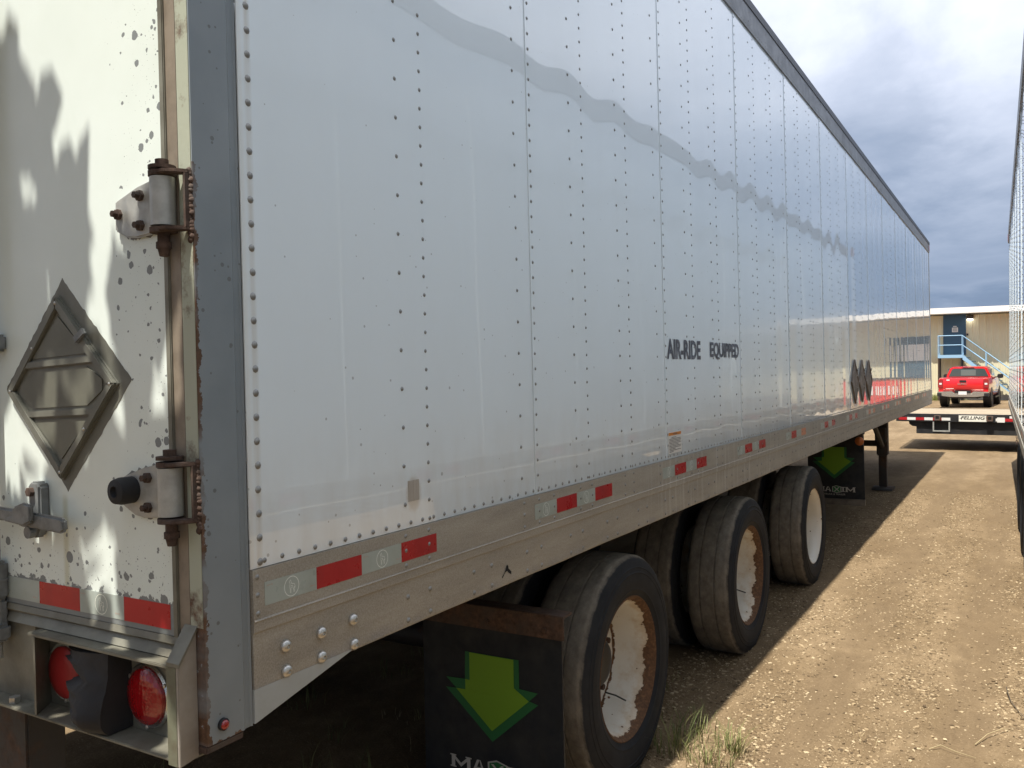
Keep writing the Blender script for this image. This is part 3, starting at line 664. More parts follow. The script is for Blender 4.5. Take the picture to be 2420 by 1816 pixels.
# rear sill with lamp box
MB().prism([(.03, 1.149), (-.006, 1.149), (-.010, 1.136), (.0, 1.128), (-.012, 1.108), (.03, 1.106)], 1, .073, WD-.07).build('door_sill', mt['sill'], T)
MB().box(.0225, .06, .045, WD-.045, .915, 1.105).build('sill_back', mt['sill'], T)
MB().prism([(.0215, 1.098), (.0215, 1.1055), (-.042, 1.1055), (-.042, 1.098)], 1, .040, .555).build('lamp_box_top', mt['sill'], T, bev=.0015)
MB().box(-.042, .0215, .025, WD-.025, .915, .9215).build('lamp_box_floor', mt['sill'], T, bev=.0015)
MB().prism([(.0215, .575), (.0215, .583), (-.042, .533), (-.042, .525)], 2, .922, 1.0975).build('lamp_box_side', mt['sill'], T)
MB().box(.002, .022, .60, WD-.6, .922, 1.105).build('sill_face', mt['sill'], T)
gs = MB().prism([(-.0015, 1.172), (-.046, 1.108), (-.046, .911), (-.0015, .918)], 1, .024, .0315).build('end_gusset', mt['gus2'], T, bev=.001)
MB().box(-.046, -.0425, .032, .060, .911, 1.1055).build('gusset_flange', mt['gus3'], gs)
MB().prism([(-.0015, 1.178), (-.0015, 1.170), (-.047, 1.1065), (-.047, 1.1145)], 1, .020, .058).build('gusset_flange', mt['sill'], gs)
MB().box(-.003, .09, .0, .045, .925, .9395).build('post_foot', mt['rust'], T, bev=.002)
def lamp(y, z, r, lens, ringm):
    o = MB().lathe([(r*1.17, .0), (r*1.17, -.004), (r*1.10, -.008), (r*1.0, -.006), (r*1.0, .0)], 0, (.0222, y, z), 40).build('tail_lamp', ringm, T, smooth=40)
    MB().lathe([(r*.99, -.004), (r*.985, -.012), (r*.9, -.0155), (r*.6, -.019), (r*.3, -.0205), (.0003, -.021)], 0, (.0222, y, z), 40).build('lens', lens, o, smooth=40)
    for a in (.55, 2.65, 4.75): MB().lathe([(.005, -.004), (.005, -.008), (.0003, -.0095)], 0, (.0222, y+r*1.1*math.cos(a), z+r*1.1*math.sin(a)), 8).build('screw', mt['steel'], o)
lamp(.210, 1.000, .060, mt['lens'], mt['chrome']); lamp(.505, 1.005, .060, mt['lens2'], mt['pale'])
# torn rubber dock bumper between the lamps
def rub(u, v):
    # u across (0 right .. 1 left), v up; bulging block with a torn left side
    tear = .024*mnoise.noise(Vector((v*9., 2., 0)))+.020*mnoise.noise(Vector((v*29., 7., 0)))+.008*mnoise.noise(Vector((v*70., 3., 0)))
    notch = -.045*math.exp(-((v-.66)/.07)**2)-.03*math.exp(-((v-.12)/.12)**2)
    wl = .165+tear+notch+.02*v
    y = .268+wl*u
    z = .924+.172*v*(1-.10*u)
    x = .02-.092*(math.sin(math.pi*min(1, max(0, (1-(1-v)**3)*.62+.2)))**.6)*(1-.25*u**3)*(.55+.45*math.sin(math.pi*(u*.75+.22)))
    x += .006*mnoise.noise(Vector((u*2.5, v*2.5, 3.)))+.0015*mnoise.noise(Vector((u*12, v*12, 1.)))
    return x, y, z
b = MB().grid(rub, 26, 26); n = 27
b.grid(lambda u, v: (rub(1, v)[0]*(1-u)+.02*u, rub(1, v)[1]-.06*u**.5+.008*mnoise.noise(Vector((u*9, v*18, 0))), rub(1, v)[2]), 6, 26)
b.grid(lambda u, v: (rub(0, v)[0]*(1-u)+.022*u, .268, rub(0, v)[2]), 4, 26)
b.grid(lambda u, v: (rub(v, 1)[0]*(1-u)+.022*u, rub(v, 1)[1], rub(v, 1)[2]), 4, 26)
b.build('torn_rubber_bumper', mt['brubber'], T, smooth=60, recalc=False)
MB().cyl(2, (-.02, .655, 0), .013, .9215, .934, 6).build('nut', mt['steel'], T)
MB().box(.03, .13, .70, .90, .42, .9145).build('guard_leg', mt['chassis'], T, bev=.006)  # dark steel colour stands in for the shade on this leg
MB().box(.03, .13, 1.70, 1.90, .42, .9145).build('guard_leg', mt['alu'], T, bev=.006)
MB().box(.02, .14, .15, WD-.15, .32, .4195).build('guard_bar', mt['alu'], T, bev=.006)

# wheels -----------------------------------------------------------------
RT, ZC, RF = .465, .440, .292
def tyre_mesh(flip=False):
    pr = [(.268, .060), (.283, .026), (.300, .014), (.318, .0085), (.320, .0060), (.324, .0060), (.326, .0062), (.335, .0035), (.362, .0), (.386, .0012), (.388, -.0008), (.392, -.0006), (.394, .0022), (.408, .0042), (.410, .0026), (.413, .0028), (.415, .0056), (.420, .007), (.437, .011), (.4475, .016), (.4515, .019), (.4530, .024), (.4595, .030), (.4630, .038), (.4640, .060),
          (.4645, .088), (.4570, .090), (.4570, .0955), (.4650, .0975), (.4655, .125), (.4655, .1349)]
    pr = pr+[(r, .270-y) for r, y in reversed(pr)]
    b = MB().lathe(pr, 1, (0, 0, 0), 96)
    vs = []
    for x, y, z in b.v:
        r = math.hypot(x, z)
        if r > .455: k = 1+.005*mnoise.noise(Vector((x*9, y*12, z*9))); x *= k; z *= k
        if z < -ZC+.001: y = .135+(y-.135)*(1+.06*(1 if r > .4 else .3)); z = -ZC+.001
        vs.append((x, y, z))
    b.v = vs
    return b.mesh('tyre', smooth=35)
tm = tyre_mesh(); tm.materials.append(mt['tyre'])
rimm = MB().lathe([(.268, .05), (.284, .020), (.292, .0145), (.2955, .018), (.2935, .024), (.283, .027), (.275, .034), (.268, .048), (.261, .075), (.258, .12), (.254, .175), (.243, .200), (.230, .205), (.20, .196), (.165, .188), (.13, .188), (.10, .188)], 1, (0, 0, 0), 64).mesh('wheel', smooth=45, recalc=True)
rimm.materials.append(mt['rim'])
hubm = MB().lathe([(.100, .187), (.098, .150), (.085, .138), (.06, .131), (.03, .128), (.0003, .128)], 1, (0, 0, 0), 32).mesh('hub', smooth=40); hubm.materials.append(mt['hub'])
stem = MB().tube([(.17, .188, -.12), (.175, .14, -.125), (.20, .10, -.140)], .004, 6).mesh('valve_stem', smooth='all'); stem.materials.append(mt['hub'])
rimc = rimm.copy(); rimc.materials.clear(); rimc.materials.append(mt['rim_clean'])
irm = MB().lathe([(.27, .03), (.26, .08), (.26, .21), (.13, .21)], 1, (0, 0, 0), 40).mesh('wheel', smooth=45); irm.materials.append(mt['rim'])
lugm = MB().lathe([(.013, .1875), (.013, .164), (.0003, .162)], 1, (0, 0, 0), 6).mesh('lug_nut'); lugm.materials.append(mt['rust'])
def dual(parent, x, y, z, side, spin=0., rim0=None):
    """side=1: outer face toward -Y; side=-1 toward +Y"""
    for off, m2 in ((0., rim0 or rimm), (.335, irm)):
        w = link('wheel', m2, parent); w.location = (x, y+side*off, z); w.rotation_euler = (0, spin, 0 if side > 0 else math.pi)
        t_ = link('tyre', tm, w); t_.rotation_euler = (0, -spin, 0)
        if off == 0:
            link('hub', hubm, w); link('valve_stem', stem, w)
            for i in range(8):
                l = link('lug_nut', lugm, w); l.location = (.1375*math.cos(i*math.pi/4), 0, .1375*math.sin(i*math.pi/4))
for i, x in enumerate((2.137, 3.966, 5.796)):
    dual(T, x, .006, ZC, 1, (.35, .1, 4.1)[i], rimc if i == 2 else None); dual(T, x, WD-.006, ZC, -1, 1.)
    MB().tube([(x, .5, ZC), (x, WD-.5, ZC)], .065, 12).build('axle', mt['chassis'], T, smooth=40)
    for y in (.85, 1.6): MB().box(x-.45, x+.25, y, y+.12, .62, .80).build('suspension_arm', mt['chassis'], T, bev=.01)
for y in (.80, 1.65): MB().box(1.35, 7.0, y, y+.1, .80, 1.019).build('slider_rail', mt['chassis'], T, bev=.006)

# mud flaps ----------------------------------------------------------------
def slab(fn, parent):
    """slab-serif word with a hexagon in place of its middle letter; width 1, height 1 units per letter box"""
    b = MB()
    def bar(*q): b.add([fn(p) for p in q], [tuple(range(len(q)))])
    def letM(u, w):
        s = .16*w
        bar((u+.06*w, .1), (u+.06*w+s, .1), (u+.06*w+s, .9), (u+.06*w, .9)); bar((u+.94*w-s, .1), (u+.94*w, .1), (u+.94*w, .9), (u+.94*w-s, .9))
        bar((u+.06*w+s, .9), (u+.06*w+s, .62), (u+.5*w, .12), (u+.5*w, .42)); bar((u+.5*w, .42), (u+.5*w, .12), (u+.94*w-s, .62), (u+.94*w-s, .9))
        for a in (0, .94*w-s-.06*w):
            bar((u+a, 0), (u+a+s+.12*w, 0), (u+a+s+.12*w, .1), (u+a, .1)); bar((u+a, .9), (u+a+s+.12*w, .9), (u+a+s+.12*w, 1), (u+a, 1))
    def letA(u, w):
        bar((u+.10*w, .1), (u+.28*w, .1), (u+.56*w, 1), (u+.40*w, 1)); bar((u+.72*w, .1), (u+.92*w, .1), (u+.62*w, 1), (u+.562*w, .995))
        bar((u+.35*w, .30), (u+.68*w, .30), (u+.64*w, .44), (u+.39*w, .44))
        for a in (.02, .64): bar((u+a*w, 0), (u+(a+.34)*w, 0), (u+(a+.34)*w, .1), (u+a*w, .1))
    def letI(u, w):
        bar((u+.3*w, .12), (u+.7*w, .12), (u+.7*w, .88), (u+.3*w, .88))
        for z in (0, .88): bar((u, z), (u+w, z), (u+w, z+.12), (u, z+.12))
    letM(0, .25); letA(.245, .17); b.build('lettering', mt['fwhite'], parent, recalc=False)
    b.v = []; b.f = []
    letI(.655, .09); letM(.75, .25); b.build('lettering', mt['fwhite'], parent, recalc=False)
def flap(x, ztop, zbot, w, za, s):
    """flap hanging across the trailer; print facing the rear. za: top of arrow, s: print scale"""
    def fl(u, v):
        y = .004+w*u; z = zbot+(ztop-zbot)*v
        return x+.004*math.sin(u*5+1)*(1-v)+.004*v*v, y, z
    b = MB().grid(fl, 12, 12); k = len(b.v)
    b2 = MB().grid(lambda u, v: (fl(u, v)[0]+.009, fl(u, v)[1], fl(u, v)[2]), 12, 12); b.add(b2.v, b2.f)
    for e in (lambda t, d: (fl(t, 0)[0]+d*.009, *fl(t, 0)[1:]), lambda t, d: (fl(t, 1)[0]+d*.009, *fl(t, 1)[1:]), lambda t, d: (fl(0, t)[0]+d*.009, *fl(0, t)[1:]), lambda t, d: (fl(1, t)[0]+d*.009, *fl(1, t)[1:])):
        b.grid(lambda u, v: e(v, u), 1, 12)
    o = b.build('mud_flap', mt['flap'], T, smooth=50)
    def mp(p, d): 
        u = (p[0]-.004)/w; v = (p[1]-zbot)/(ztop-zbot); return (fl(u, v)[0]-d, p[0], p[1])
    def pr(poly, d, mm, nm):
        tri = tessellate_polygon([[Vector((p[0], p[1], 0)) for p in poly]])
        me = MB().add([mp(p, d) for p in poly], tri)
        return me.build(nm, mm, o, recalc=False)
    c = .298
    def A(dz, extra=0): return [(c+.098*s, za+dz), (c-.098*s, za+dz), (c-.098*s, za-.105*s+dz), (c-.195*s, za-.105*s+dz), (c, za-.279*s+dz), (c+.200*s, za-.105*s+dz), (c+.098*s, za-.105*s+dz)]
    dk = [(c+.115*s, za), (c-.118*s, za), (c-.118*s, za-.104*s), (c-.195*s, za-.108*s), (c-.158*s, za-.142*s), (c-.195*s, za-.150*s), (c, za-.318*s), (c+.205*s, za-.147*s), (c+.157*s, za-.144*s), (c+.203*s, za-.108*s), (c+.117*s, za-.104*s)]
    pr(dk, .0022, mt['dgreen'], 'arrow_shadow_print')
    br = [(c+.095*s, za-.001), (c-.097*s, za-.001), (c-.097*s, za-.104*s), (c-.158*s, za-.142*s), (c, za-.278*s), (c+.157*s, za-.144*s), (c+.115*s, za-.142*s), (c+.115*s, za-.104*s), (c+.095*s, za-.104*s)]
    pr(br, .0040, mt['green'], 'arrow_print')
    tz = za-.445*s; tw = .385*s; th = .048*s
    slab(lambda p: mp((c+.19*s-p[0]*tw, tz+p[1]*th), .0022), o)
    hx = [(c+.185*s-tw*q[0], tz+th*q[1]) for q in ((.42, -.08), (.42, 1.02), (.52, 1.28), (.645, 1.02), (.645, -.08), (.53, -.25))]
    pr(hx, .0018, mt['fwhite'], 'emblem_border')
    pr([(c+(p[0]-c)*1+((.012 if p[0] > c-.02 else -.012)*0), p[1]) for p in [(c+.185*s-tw*q[0], tz+th*q[1]) for q in ((.44, 0), (.44, .97), (.525, 1.17), (.625, .97), (.625, 0), (.53, -.14))]], .003, mt['dgreen'], 'emblem')
    for q in (((.46, .05), (.49, .05), (.605, .95), (.575, .95)), ((.575, .05), (.605, .05), (.49, .95), (.46, .95))):
        MB().add([mp((c+.185*s-tw*p[0], tz+th*p[1]), .0042+(.0004 if q[0][0] > .5 else 0)) for p in q], [(0, 1, 2, 3)]).build('emblem_stroke', mt['fwhite'], o, recalc=False)
    text_mb('TRUCK & TRAILER', lambda p: mp((c+.10*s-p[0], tz-.034*s+p[1]), .0022), .20*s, .016*s, .01).build('lettering', mt['fwhite'], o, recalc=False)
    return o
f1 = flap(1.50, .745, .12, .605, .637, 1.)
MB().prism([(1.488, .735), (1.488, .820), (1.560, .822), (1.560, .812), (1.4965, .811), (1.4965, .735)], 1, -.012, 1.0).build('flap_bracket', mt['bracket'], T, bev=.002)
for y in (.06, .30, .52): MB().cyl(0, (0, y, .765), .009, 1.478, 1.488, 8).build('bolt', mt['bracket'], T)
f2 = flap(8.20, .985, .318, .56, .857, 1.05)
MB().box(8.185, 8.225, .0, .60, .255, .3175).build('flap_weight', mt['wood'], T, bev=.003)
MB().box(8.19, 8.24, .0, .62, .99, 1.009).build('flap_bracket', mt['chassis'], T)
am = MB().box(8.085, 8.13, -.004, .05, .885, 1.009).build('marker_bracket', mt['chassis'], T)
MB().lathe([(.044, 0), (.042, -.012), (.030, -.02), (.0003, -.024)], 0, (8.085, .028, .930), 20).build('amber_lamp', M('amber_lens', (.40, .11, .02), .4), am, smooth=40)
# landing gear
for y in (.25, 2.25):
    lg = MB().box(11.37, 11.53, y-.07, y+.07, .48, 1.009).build('landing_leg', mt['chassis'], T, bev=.01)
    MB().box(11.395, 11.505, y-.05, y+.05, .05, .4805).build('inner_leg', mt['chassis'], lg, bev=.006)
    MB().prism([(11.27, .012), (11.63, .012), (11.60, .035), (11.51, .05), (11.39, .05), (11.30, .035)], 1, y-.13, y+.13).build('foot', mt['chassis'], lg, bev=.004)
    MB().tube([(11.40, y, .60), (10.55, y, 1.00)], .035, 8).build('brace', mt['chassis'], lg)
    MB().box(11.31, 11.3695, y-.06, y+.08, .66, .86).build('gear_box', mt['chassis'], lg, bev=.008)
MB().box(11.42, 11.48, .321, 2.179, .60, .68).build('cross_tube', mt['chassis'], T, bev=.006)
MB().tube([(11.44, .32, .95), (11.45, 2.18, .70)], .025, 8).build('cross_brace', mt['chassis'], T)

# ------------------------------------------------------------------ white trailer on the right
ang = .0205
TR = tag(empty('box_trailer', (-1.6, -1.548, 0), (0, 0, ang)), 'white box trailer cut off by the right edge of the photo, seen edge-on', 'trailer')
LR = 17.2; zr0, zr1, zr2 = 1.20, 3.76, 3.93
npan = 14; pw = LR/npan
for k in range(npan):
    xa, xb = k*pw, (k+1)*pw
    def pf(u, v, xa=xa, xb=xb, k=k):
        x = xa+(xb-xa)*u; z = zr0+(zr1-zr0)*v; s = (u*3) % 1
        return x, .003*(1-u)-math.sin(math.pi*s)*.0010*(.5+mnoise.noise(Vector((k*3.3+int(u*3-1e-6), z*.9, 9))))-.0006*mnoise.noise(Vector((x*1.5, z, 2.))), z
    b = MB().grid(pf, 24, 18); b.box(xa, xa+.0016, 0, .003, zr0, zr1)
    b.build('side_panel', mt['panel'], TR, smooth=30, recalc=False)
b = MB()
for k in range(npan):
    for c, st in ((.015, .0508), (.40, .0508), (.81, .0508), (.30, .1016), (.71, .1016), (1.13, .1016)):
        z = zr0+.02
        while z < zr1: b.add([(k*pw+c+p[0]*.0062, .0015-p[1]*.0062, z+p[2]*.0062) for p in dv], df); z += st
for i in range(335): b.add([(.03+i*.0508+p[0]*.0062, -.002-p[1]*.0062+.008, zr0-.02+p[2]*.0062) for p in dv], df)
tag(b.build('rivet_rows', mt['rivet'], TR, smooth='all', recalc=False), kind='stuff')
MB().prism([(.006, zr0), (.006, 1.10), (.011, 1.095), (.011, 1.02), (-.02, 1.02), (-.02, zr0)], 0, 0, LR).build('bottom_rail', mt['rail'], TR)
MB().prism([(.012, zr1), (.012, zr2), (-.05, zr2+.008), (-.05, zr1)], 0, 0, LR).build('top_rail', mt['toprail'], TR)
MB().box(0, LR, -2.55, -.051, zr2-.02, zr2).build('roof', mt['alu'], TR)
MB().box(LR, LR+.012, -2.57, .0, 1.03, zr2-.001).build('front_wall', mt['panel'], TR)
MB().box(-.012, 0, -2.57, .0, 1.03, zr2-.001).build('rear_wall', mt['panel'], TR)
MB().box(0, LR, -2.59, -2.58, 1.03, zr2-.001).build('far_side_wall', mt['gusset'], TR)
MB().box(0.01, LR-.01, -2.575, -.021, 1.10, 1.16).build('floor', mt['chassis'], TR)
MB().box(LR-.12, LR-.02, .0125, .015, zr1+.02, zr2-.03).build('corner_reflector', mt['red'], TR)
for gi in range(13):
    for s in range(4): MB().box(.3+gi*1.25+s*.1545, .454+gi*1.25+s*.1545, .0062, .0068, 1.125, 1.175).build('red_tape' if s % 2 else 'silver_tape', mt['red' if s % 2 else 'silver'], TR)
for x in (8.15, 9.40, 10.65):
    dual(TR, x, -.008, ZC, -1, x); dual(TR, x, -2.56, ZC, 1, x)
    MB().tube([(x, -.5, ZC), (x, -2.06, ZC)], .065, 10).build('axle', mt['chassis'], TR)
for y in (-.95, -1.75): MB().box(7.3, 11.5, y, y+.1, .80, 1.099).build('slider_rail', mt['chassis'], TR)
for y in (-.55, -2.05):
    lg = MB().box(2.9, 3.05, y-.07, y+.07, .48, 1.099).build('landing_leg', mt['chassis'], TR)
    MB().box(2.92, 3.03, y-.05, y+.05, .012, .48).build('inner_leg', mt['chassis'], lg)

# ------------------------------------------------------------------ flatbed equipment trailer standing across
FX, FZ = 17.85, .728
FB = tag(empty('flatbed_trailer', (FX, 0, 0)), 'black flatbed trailer with wooden deck and red-white tape parked across the yard', 'trailer')
mb = M('flatbed_black', (.012, .013, .016), .45, fn=grime((.011, .012, .015), (.030, .027, .024), 5., .45, .75, (.4, .65)))
wd = M('sun_bleached_plank', rough=.85, fn=grime((.33, .265, .185), (.22, .175, .12), 4., .35, .7, (.8, .9), .2, 1., .25))
y0, y1 = .80, -7.4
for i in range(15):
    MB().box(.085+i*.165, .240+i*.165, y1+.02, y0-.02, FZ-.05, FZ+random.uniform(-.003, .003)).build('deck_plank', wd, FB)
MB().box(0, .075, y1, y0, FZ-.155, FZ+.004).build('side_rail', mb, FB, bev=.006)
MB().box(2.57, 2.645, y1, y0, FZ-.155, FZ+.004).build('side_rail', mb, FB, bev=.006)
MB().prism([(y0-.20, FZ-.156), (y0-.21, FZ-.21), (y0-.26, FZ-.25), (y0-.34, FZ-.26), (y0-.34, FZ-.40), (y1+.3, FZ-.40), (y1+.3, FZ-.156)], 0, .06, .16).build('frame_beam', mb, FB)
MB().prism([(y0-.20, FZ-.156), (y0-.34, FZ-.26), (y0-.34, FZ-.40), (y1+.3, FZ-.40), (y1+.3, FZ-.156)], 0, 2.4, 2.5).build('frame_beam', mb, FB)
MB().box(.0, 2.64, y0, y0+.03, FZ-.155, FZ).build('end_rail', mb, FB)
yy = y0-.02; i = 0
while yy > -1.75:
    if not (-.97 < yy-.07 < -.22): MB().box(-.0045, -.0005, yy-.155, yy, FZ-.125, FZ-.07).build('red_tape' if i % 2 == 0 else 'silver_tape', mt['red'] if i % 2 == 0 else mt['paper'], FB)
    yy -= .157; i += 1
sg = MB().box(-.006, -.0008, -.80, -.31, FZ-.140, FZ-.018).build('name_plate', M('name_plate_cream', (.72, .70, .62), .5), FB)
def italic(p): return (-.0075, -.365-p[0]-.30*p[1]+.02, FZ-.098+p[1])
text_mb('FELLING', italic, .405, .066, .02).build('lettering', mt['black'], sg, recalc=False)
MB().add([(-.0075, -.325, FZ-.085), (-.0075, -.345, FZ-.066), (-.0075, -.368, FZ-.062), (-.0075, -.35, FZ-.074)], [(0, 1, 2, 3)]).build('swoosh', mt['black'], sg, recalc=False)
MB().box(-.005, -.0008, -1.10, -.97, FZ-.145, FZ-.05).build('decal', mt['paper'], FB)
MB().box(-.005, -.0008, -1.70, -1.18, FZ-.065, FZ-.022).build('decal', mt['paper'], FB)
mbx = M('rusty_pocket', fn=rusty((.10, .08, .07), sc=12., lo=.4, hi=.6))
for y in (.07, -.845, -1.75, -2.7, -3.6, -4.6):
    sp_ = MB().prism([(y-.055, FZ-.13), (y-.062, FZ-.02), (y+.062, FZ-.02), (y+.055, FZ-.13)], 0, -.055, -.0008).build('stake_pocket', mbx, FB, bev=.008)
    MB().box(-.0575, -.0555, y-.03, y+.03, FZ-.09, FZ-.035).build('pocket_opening', mt['black'], sp_)
for a in ((.13, .155), (-.155, -.13)): MB().box(-.02, -.0005, a[0], a[1], FZ-.35, FZ-.156).build('step_side', mt['alu'], FB)
MB().box(-.02, -.0005, -.1295, .1295, FZ-.35, FZ-.325).build('step_bar', mt['alu'], FB)
for y in (-1.30, -1.40):
    b = MB()
    for i in range(4 if y > -1.35 else 2):
        c = Vector((.05, y, FZ-.42-i*.045)); a = i % 2
        b.tube([c+Vector(((.014*math.cos(t) if a else 0), (.014*math.cos(t) if not a else 0), .03*math.sin(t))) for t in np.linspace(0, 6.28, 11)], .006, 6)
    b.build('safety_chain', mt['rust'], FB, smooth='all')
for y in (-3.2, -4.3):
    for x, sd in ((.25, 1), (2.40, -1)):
        w = link('wheel', rimm, FB); w.location = (x, y, ZC); w.rotation_euler = (0, 0, -math.pi/2 if sd > 0 else math.pi/2); link('tyre', tm, w)
for y in (-6.6,):
    MB().box(1.25, 1.37, y-.06, y+.06, .012, FZ-.06).build('support_leg', mb, FB)
for x in np.arange(.3, 2.4, .35): MB().box(.17, 2.39, -1.0, -.94, FZ-.14, FZ-.055).build('crossmember', mb, FB) if x < .4 else None

# ------------------------------------------------------------------ red pickup
PK = tag(empty('pickup_truck', (37.75, .66, 0), (0, 0, -.062)), 'red pickup truck parked facing the pale yellow building', 'truck')
PK.scale = (.94, .935, .895)
pr_ = M('red_car_paint', (.62, .012, .018), .22, coat=1.); gl = M('dark_window_glass', (.045, .075, .075), .05, spec=.8); bk = M('black_trim', (.012, .012, .013), .5); cg = M('chrome_bumper', (.60, .57, .52), .25, .9)
def shell(sections, name, mat, parent, sm=35, bev=0.):
    """sections: list of (x, [(y,z)...]) half profiles mirrored in y, lofted along x"""
    b = MB(); n = len(sections[0][1]); N2 = 2*n
    for x, h in sections: b.v += [(x, y, z) for y, z in h]+[(x, -y, z) for y, z in reversed(h)]
    for i in range(len(sections)-1):
        for k in range(N2): b.f.append((i*N2+k, i*N2+(k+1) % N2, (i+1)*N2+(k+1) % N2, (i+1)*N2+k))
    b.f += [tuple(range(N2))[::-1], tuple(range((len(sections)-1)*N2, len(sections)*N2))]
    return b.build(name, mat, parent, bev=bev, smooth=sm)
def sec(w, zb, zt, t=.05): return [(w-.06, zb), (w, zb+.10), (w+.015, (zb+zt)/2), (w-.01, zt-.12), (w-t, zt)]
shell([(.17, sec(.955, .62, 1.33)), (.30, sec(.985, .62, 1.36)), (2.05, sec(.99, .60, 1.36))], 'bed', pr_, PK)
shell([(2.055, sec(.99, .50, 1.36)), (4.15, sec(.99, .50, 1.34)), (4.9, sec(.985, .52, 1.30)), (5.55, sec(.95, .54, 1.22)), (5.78, sec(.86, .56, 1.08))], 'lower_body', pr_, PK)
shell([(2.07, [(.90, 1.355), (.86, 1.5), (.74, 1.79), (.60, 1.845)]), (2.35, [(.91, 1.355), (.87, 1.5), (.75, 1.84), (.60, 1.885)]), (3.35, [(.91, 1.34), (.87, 1.5), (.75, 1.84), (.60, 1.89)]), (4.30, [(.89, 1.335), (.86, 1.345), (.80, 1.36), (.6, 1.37)])], 'cab', pr_, PK)
MB().prism([(-.80, 1.40), (.80, 1.40), (.655, 1.745), (.56, 1.775), (-.56, 1.775), (-.655, 1.745)], 0, 2.045, 2.069).build('rear_window', gl, PK)
MB().box(2.036, 2.0445, -.30, .30, 1.44, 1.72).build('sliding_pane', M('window_glass_pale', (.10, .15, .14), .05, spec=.8), PK)
MB().prism([(-.25, 1.795), (.25, 1.795), (.22, 1.83), (-.22, 1.83)], 0, 2.03, 2.09).build('brake_lamp', bk, PK)
for s in (1, -1):
    MB().prism([(2.5, 1.40), (3.95, 1.40), (3.35, 1.77), (2.55, 1.77)], 1, s*.83, s*.885).build('side_window', gl, PK)
tg = MB().prism([(.13, .80), (.105, .84), (.11, 1.05), (.10, 1.30), (.12, 1.345), (.169, 1.345), (.169, .80)], 1, -.78, .78).build('tailgate', pr_, PK, bev=.012, smooth=35)
MB().box(.09, .1295, -.135, .135, 1.16, 1.255).build('handle', bk, tg, bev=.01)
text_mb('GMC', lambda p: (.088, .22-p[0]-.25*p[1], 1.045+p[1]), .38, .085, .02).build('emblem', cg, tg, recalc=False)
MB().box(.098, .1045, .36, .67, .862, .882).build('badge', mt['paper'], tg); MB().box(.096, .1045, .52, .64, 1.235, 1.285).build('badge', mt['paper'], tg)
for s in (1, -1):
    tl = MB().box(.13, .30, *sorted((s*.785, s*.985)), .90, 1.285).build('tail_light', mt['lens2'], PK, bev=.02)
    MB().box(.122, .1295, *sorted((s*.83, s*.93)), 1.05, 1.13).build('reverse_lens', mt['paper'], tl)
bp = MB().prism([(-.99, .56), (-.99, .73), (-.40, .745), (-.33, .66), (.33, .66), (.40, .745), (.99, .73), (.99, .56), (.5, .49), (-.5, .49)], 0, -.02, .13).build('bumper', cg, PK, bev=.02)
for s in (1, -1): MB().box(-.03, .25, *sorted((s*.80, s*1.0)), .52, .69).build('bumper_end', bk, bp, bev=.02)
MB().box(-.012, .10, -.31, .31, .66, .78).build('plate_recess', bk, bp); MB().box(-.024, -.0205, -.16, .16, .60, .745).build('number_plate', mt['paper'], bp)
MB().box(.25, 5.2, -.55, .55, .42, .62).build('chassis', bk, PK)
pt = MB().lathe([(.20, .03), (.24, .01), (.32, .0), (.365, .015), (.385, .05), (.385, .22), (.365, .255), (.2, .26)], 1, (0, 0, 0), 32).mesh('tyre', smooth=40); pt.materials.append(mt['brubber'])
pw_ = MB().lathe([(.235, .02), (.22, .05), (.20, .07), (.06, .06), (.0003, .055)], 1, (0, 0, 0), 24).mesh('wheel', smooth=40); pw_.materials.append(mt['alu'])
for x in (1.25, 4.85):
    for s in (1, -1):
        MB().cyl(1, (x, 0, .46), .47, s*.70, s*1.006, 28).build('wheel_arch', bk, PK)
        w = link('wheel', pw_, PK); w.location = (x, -s*1.03, .386); w.rotation_euler = (0, 0, 0 if s > 0 else math.pi); link('tyre', pt, w)
for s in (1, -1):
    MB().box(3.72, 3.86, *sorted((s*1.00, s*1.24)), 1.30, 1.50).build('mirror', bk, PK, bev=.03)
    MB().box(3.76, 3.82, *sorted((s*.90, s*1.02)), 1.33, 1.38).build('mirror_arm', bk, PK)
MB().box(2.6, 4.4, .985, 1.03, .40, .46).build('step_bar', bk, PK); MB().box(2.6, 4.4, -1.03, -.985, .40, .46).build('step_bar', bk, PK)

# ------------------------------------------------------------------ building
BX = 47.4
BD = tag(empty('warehouse', (BX, 0, 0)), 'pale yellow metal-sided building with white roof edge behind the pickup', 'building')
yel = M('pale_yellow_siding', rough=.5, fn=grime((.62, .575, .40), (.55, .51, .35), .8, .4, .75, (.45, .6)))
MB().box(.05, 14, -34, 20, 0, 4.3).build('wall', yel, BD)
sm_ = MB().prism([(0.0495, .0), (0.0495, .296), (.01, .296), (.01, .20), (-.012, .18), (-.012, .12), (.01, .10), (.01, .0)], 2, .25, 4.28).mesh('siding_panel'); sm_.materials.append(yel)
for i in range(62):
    o = link('siding_panel', sm_, BD); o.location.y = 5.7-i*.3
MB().box(-.12, .0495, -34, 20, 0, .249).build('footing', M('concrete_footing', fn=grime((.42, .38, .30), (.30, .27, .21), 3.)), BD)
MB().prism([(-.95, 4.34), (-.95, 4.62), (14.5, 5.3), (14.5, 4.34)], 1, -34.5, 20.5).build('roof', M('white_roof_metal', (.78, .77, .74), .45), BD)
bl = M('blue_door_paint', (.026, .075, .125), .45); bl2 = M('light_blue_rail', (.25, .42, .58), .45)
dd = MB().box(-.035, .009, 1.06, 1.97, 2.27, 4.24).build('door', bl, BD)
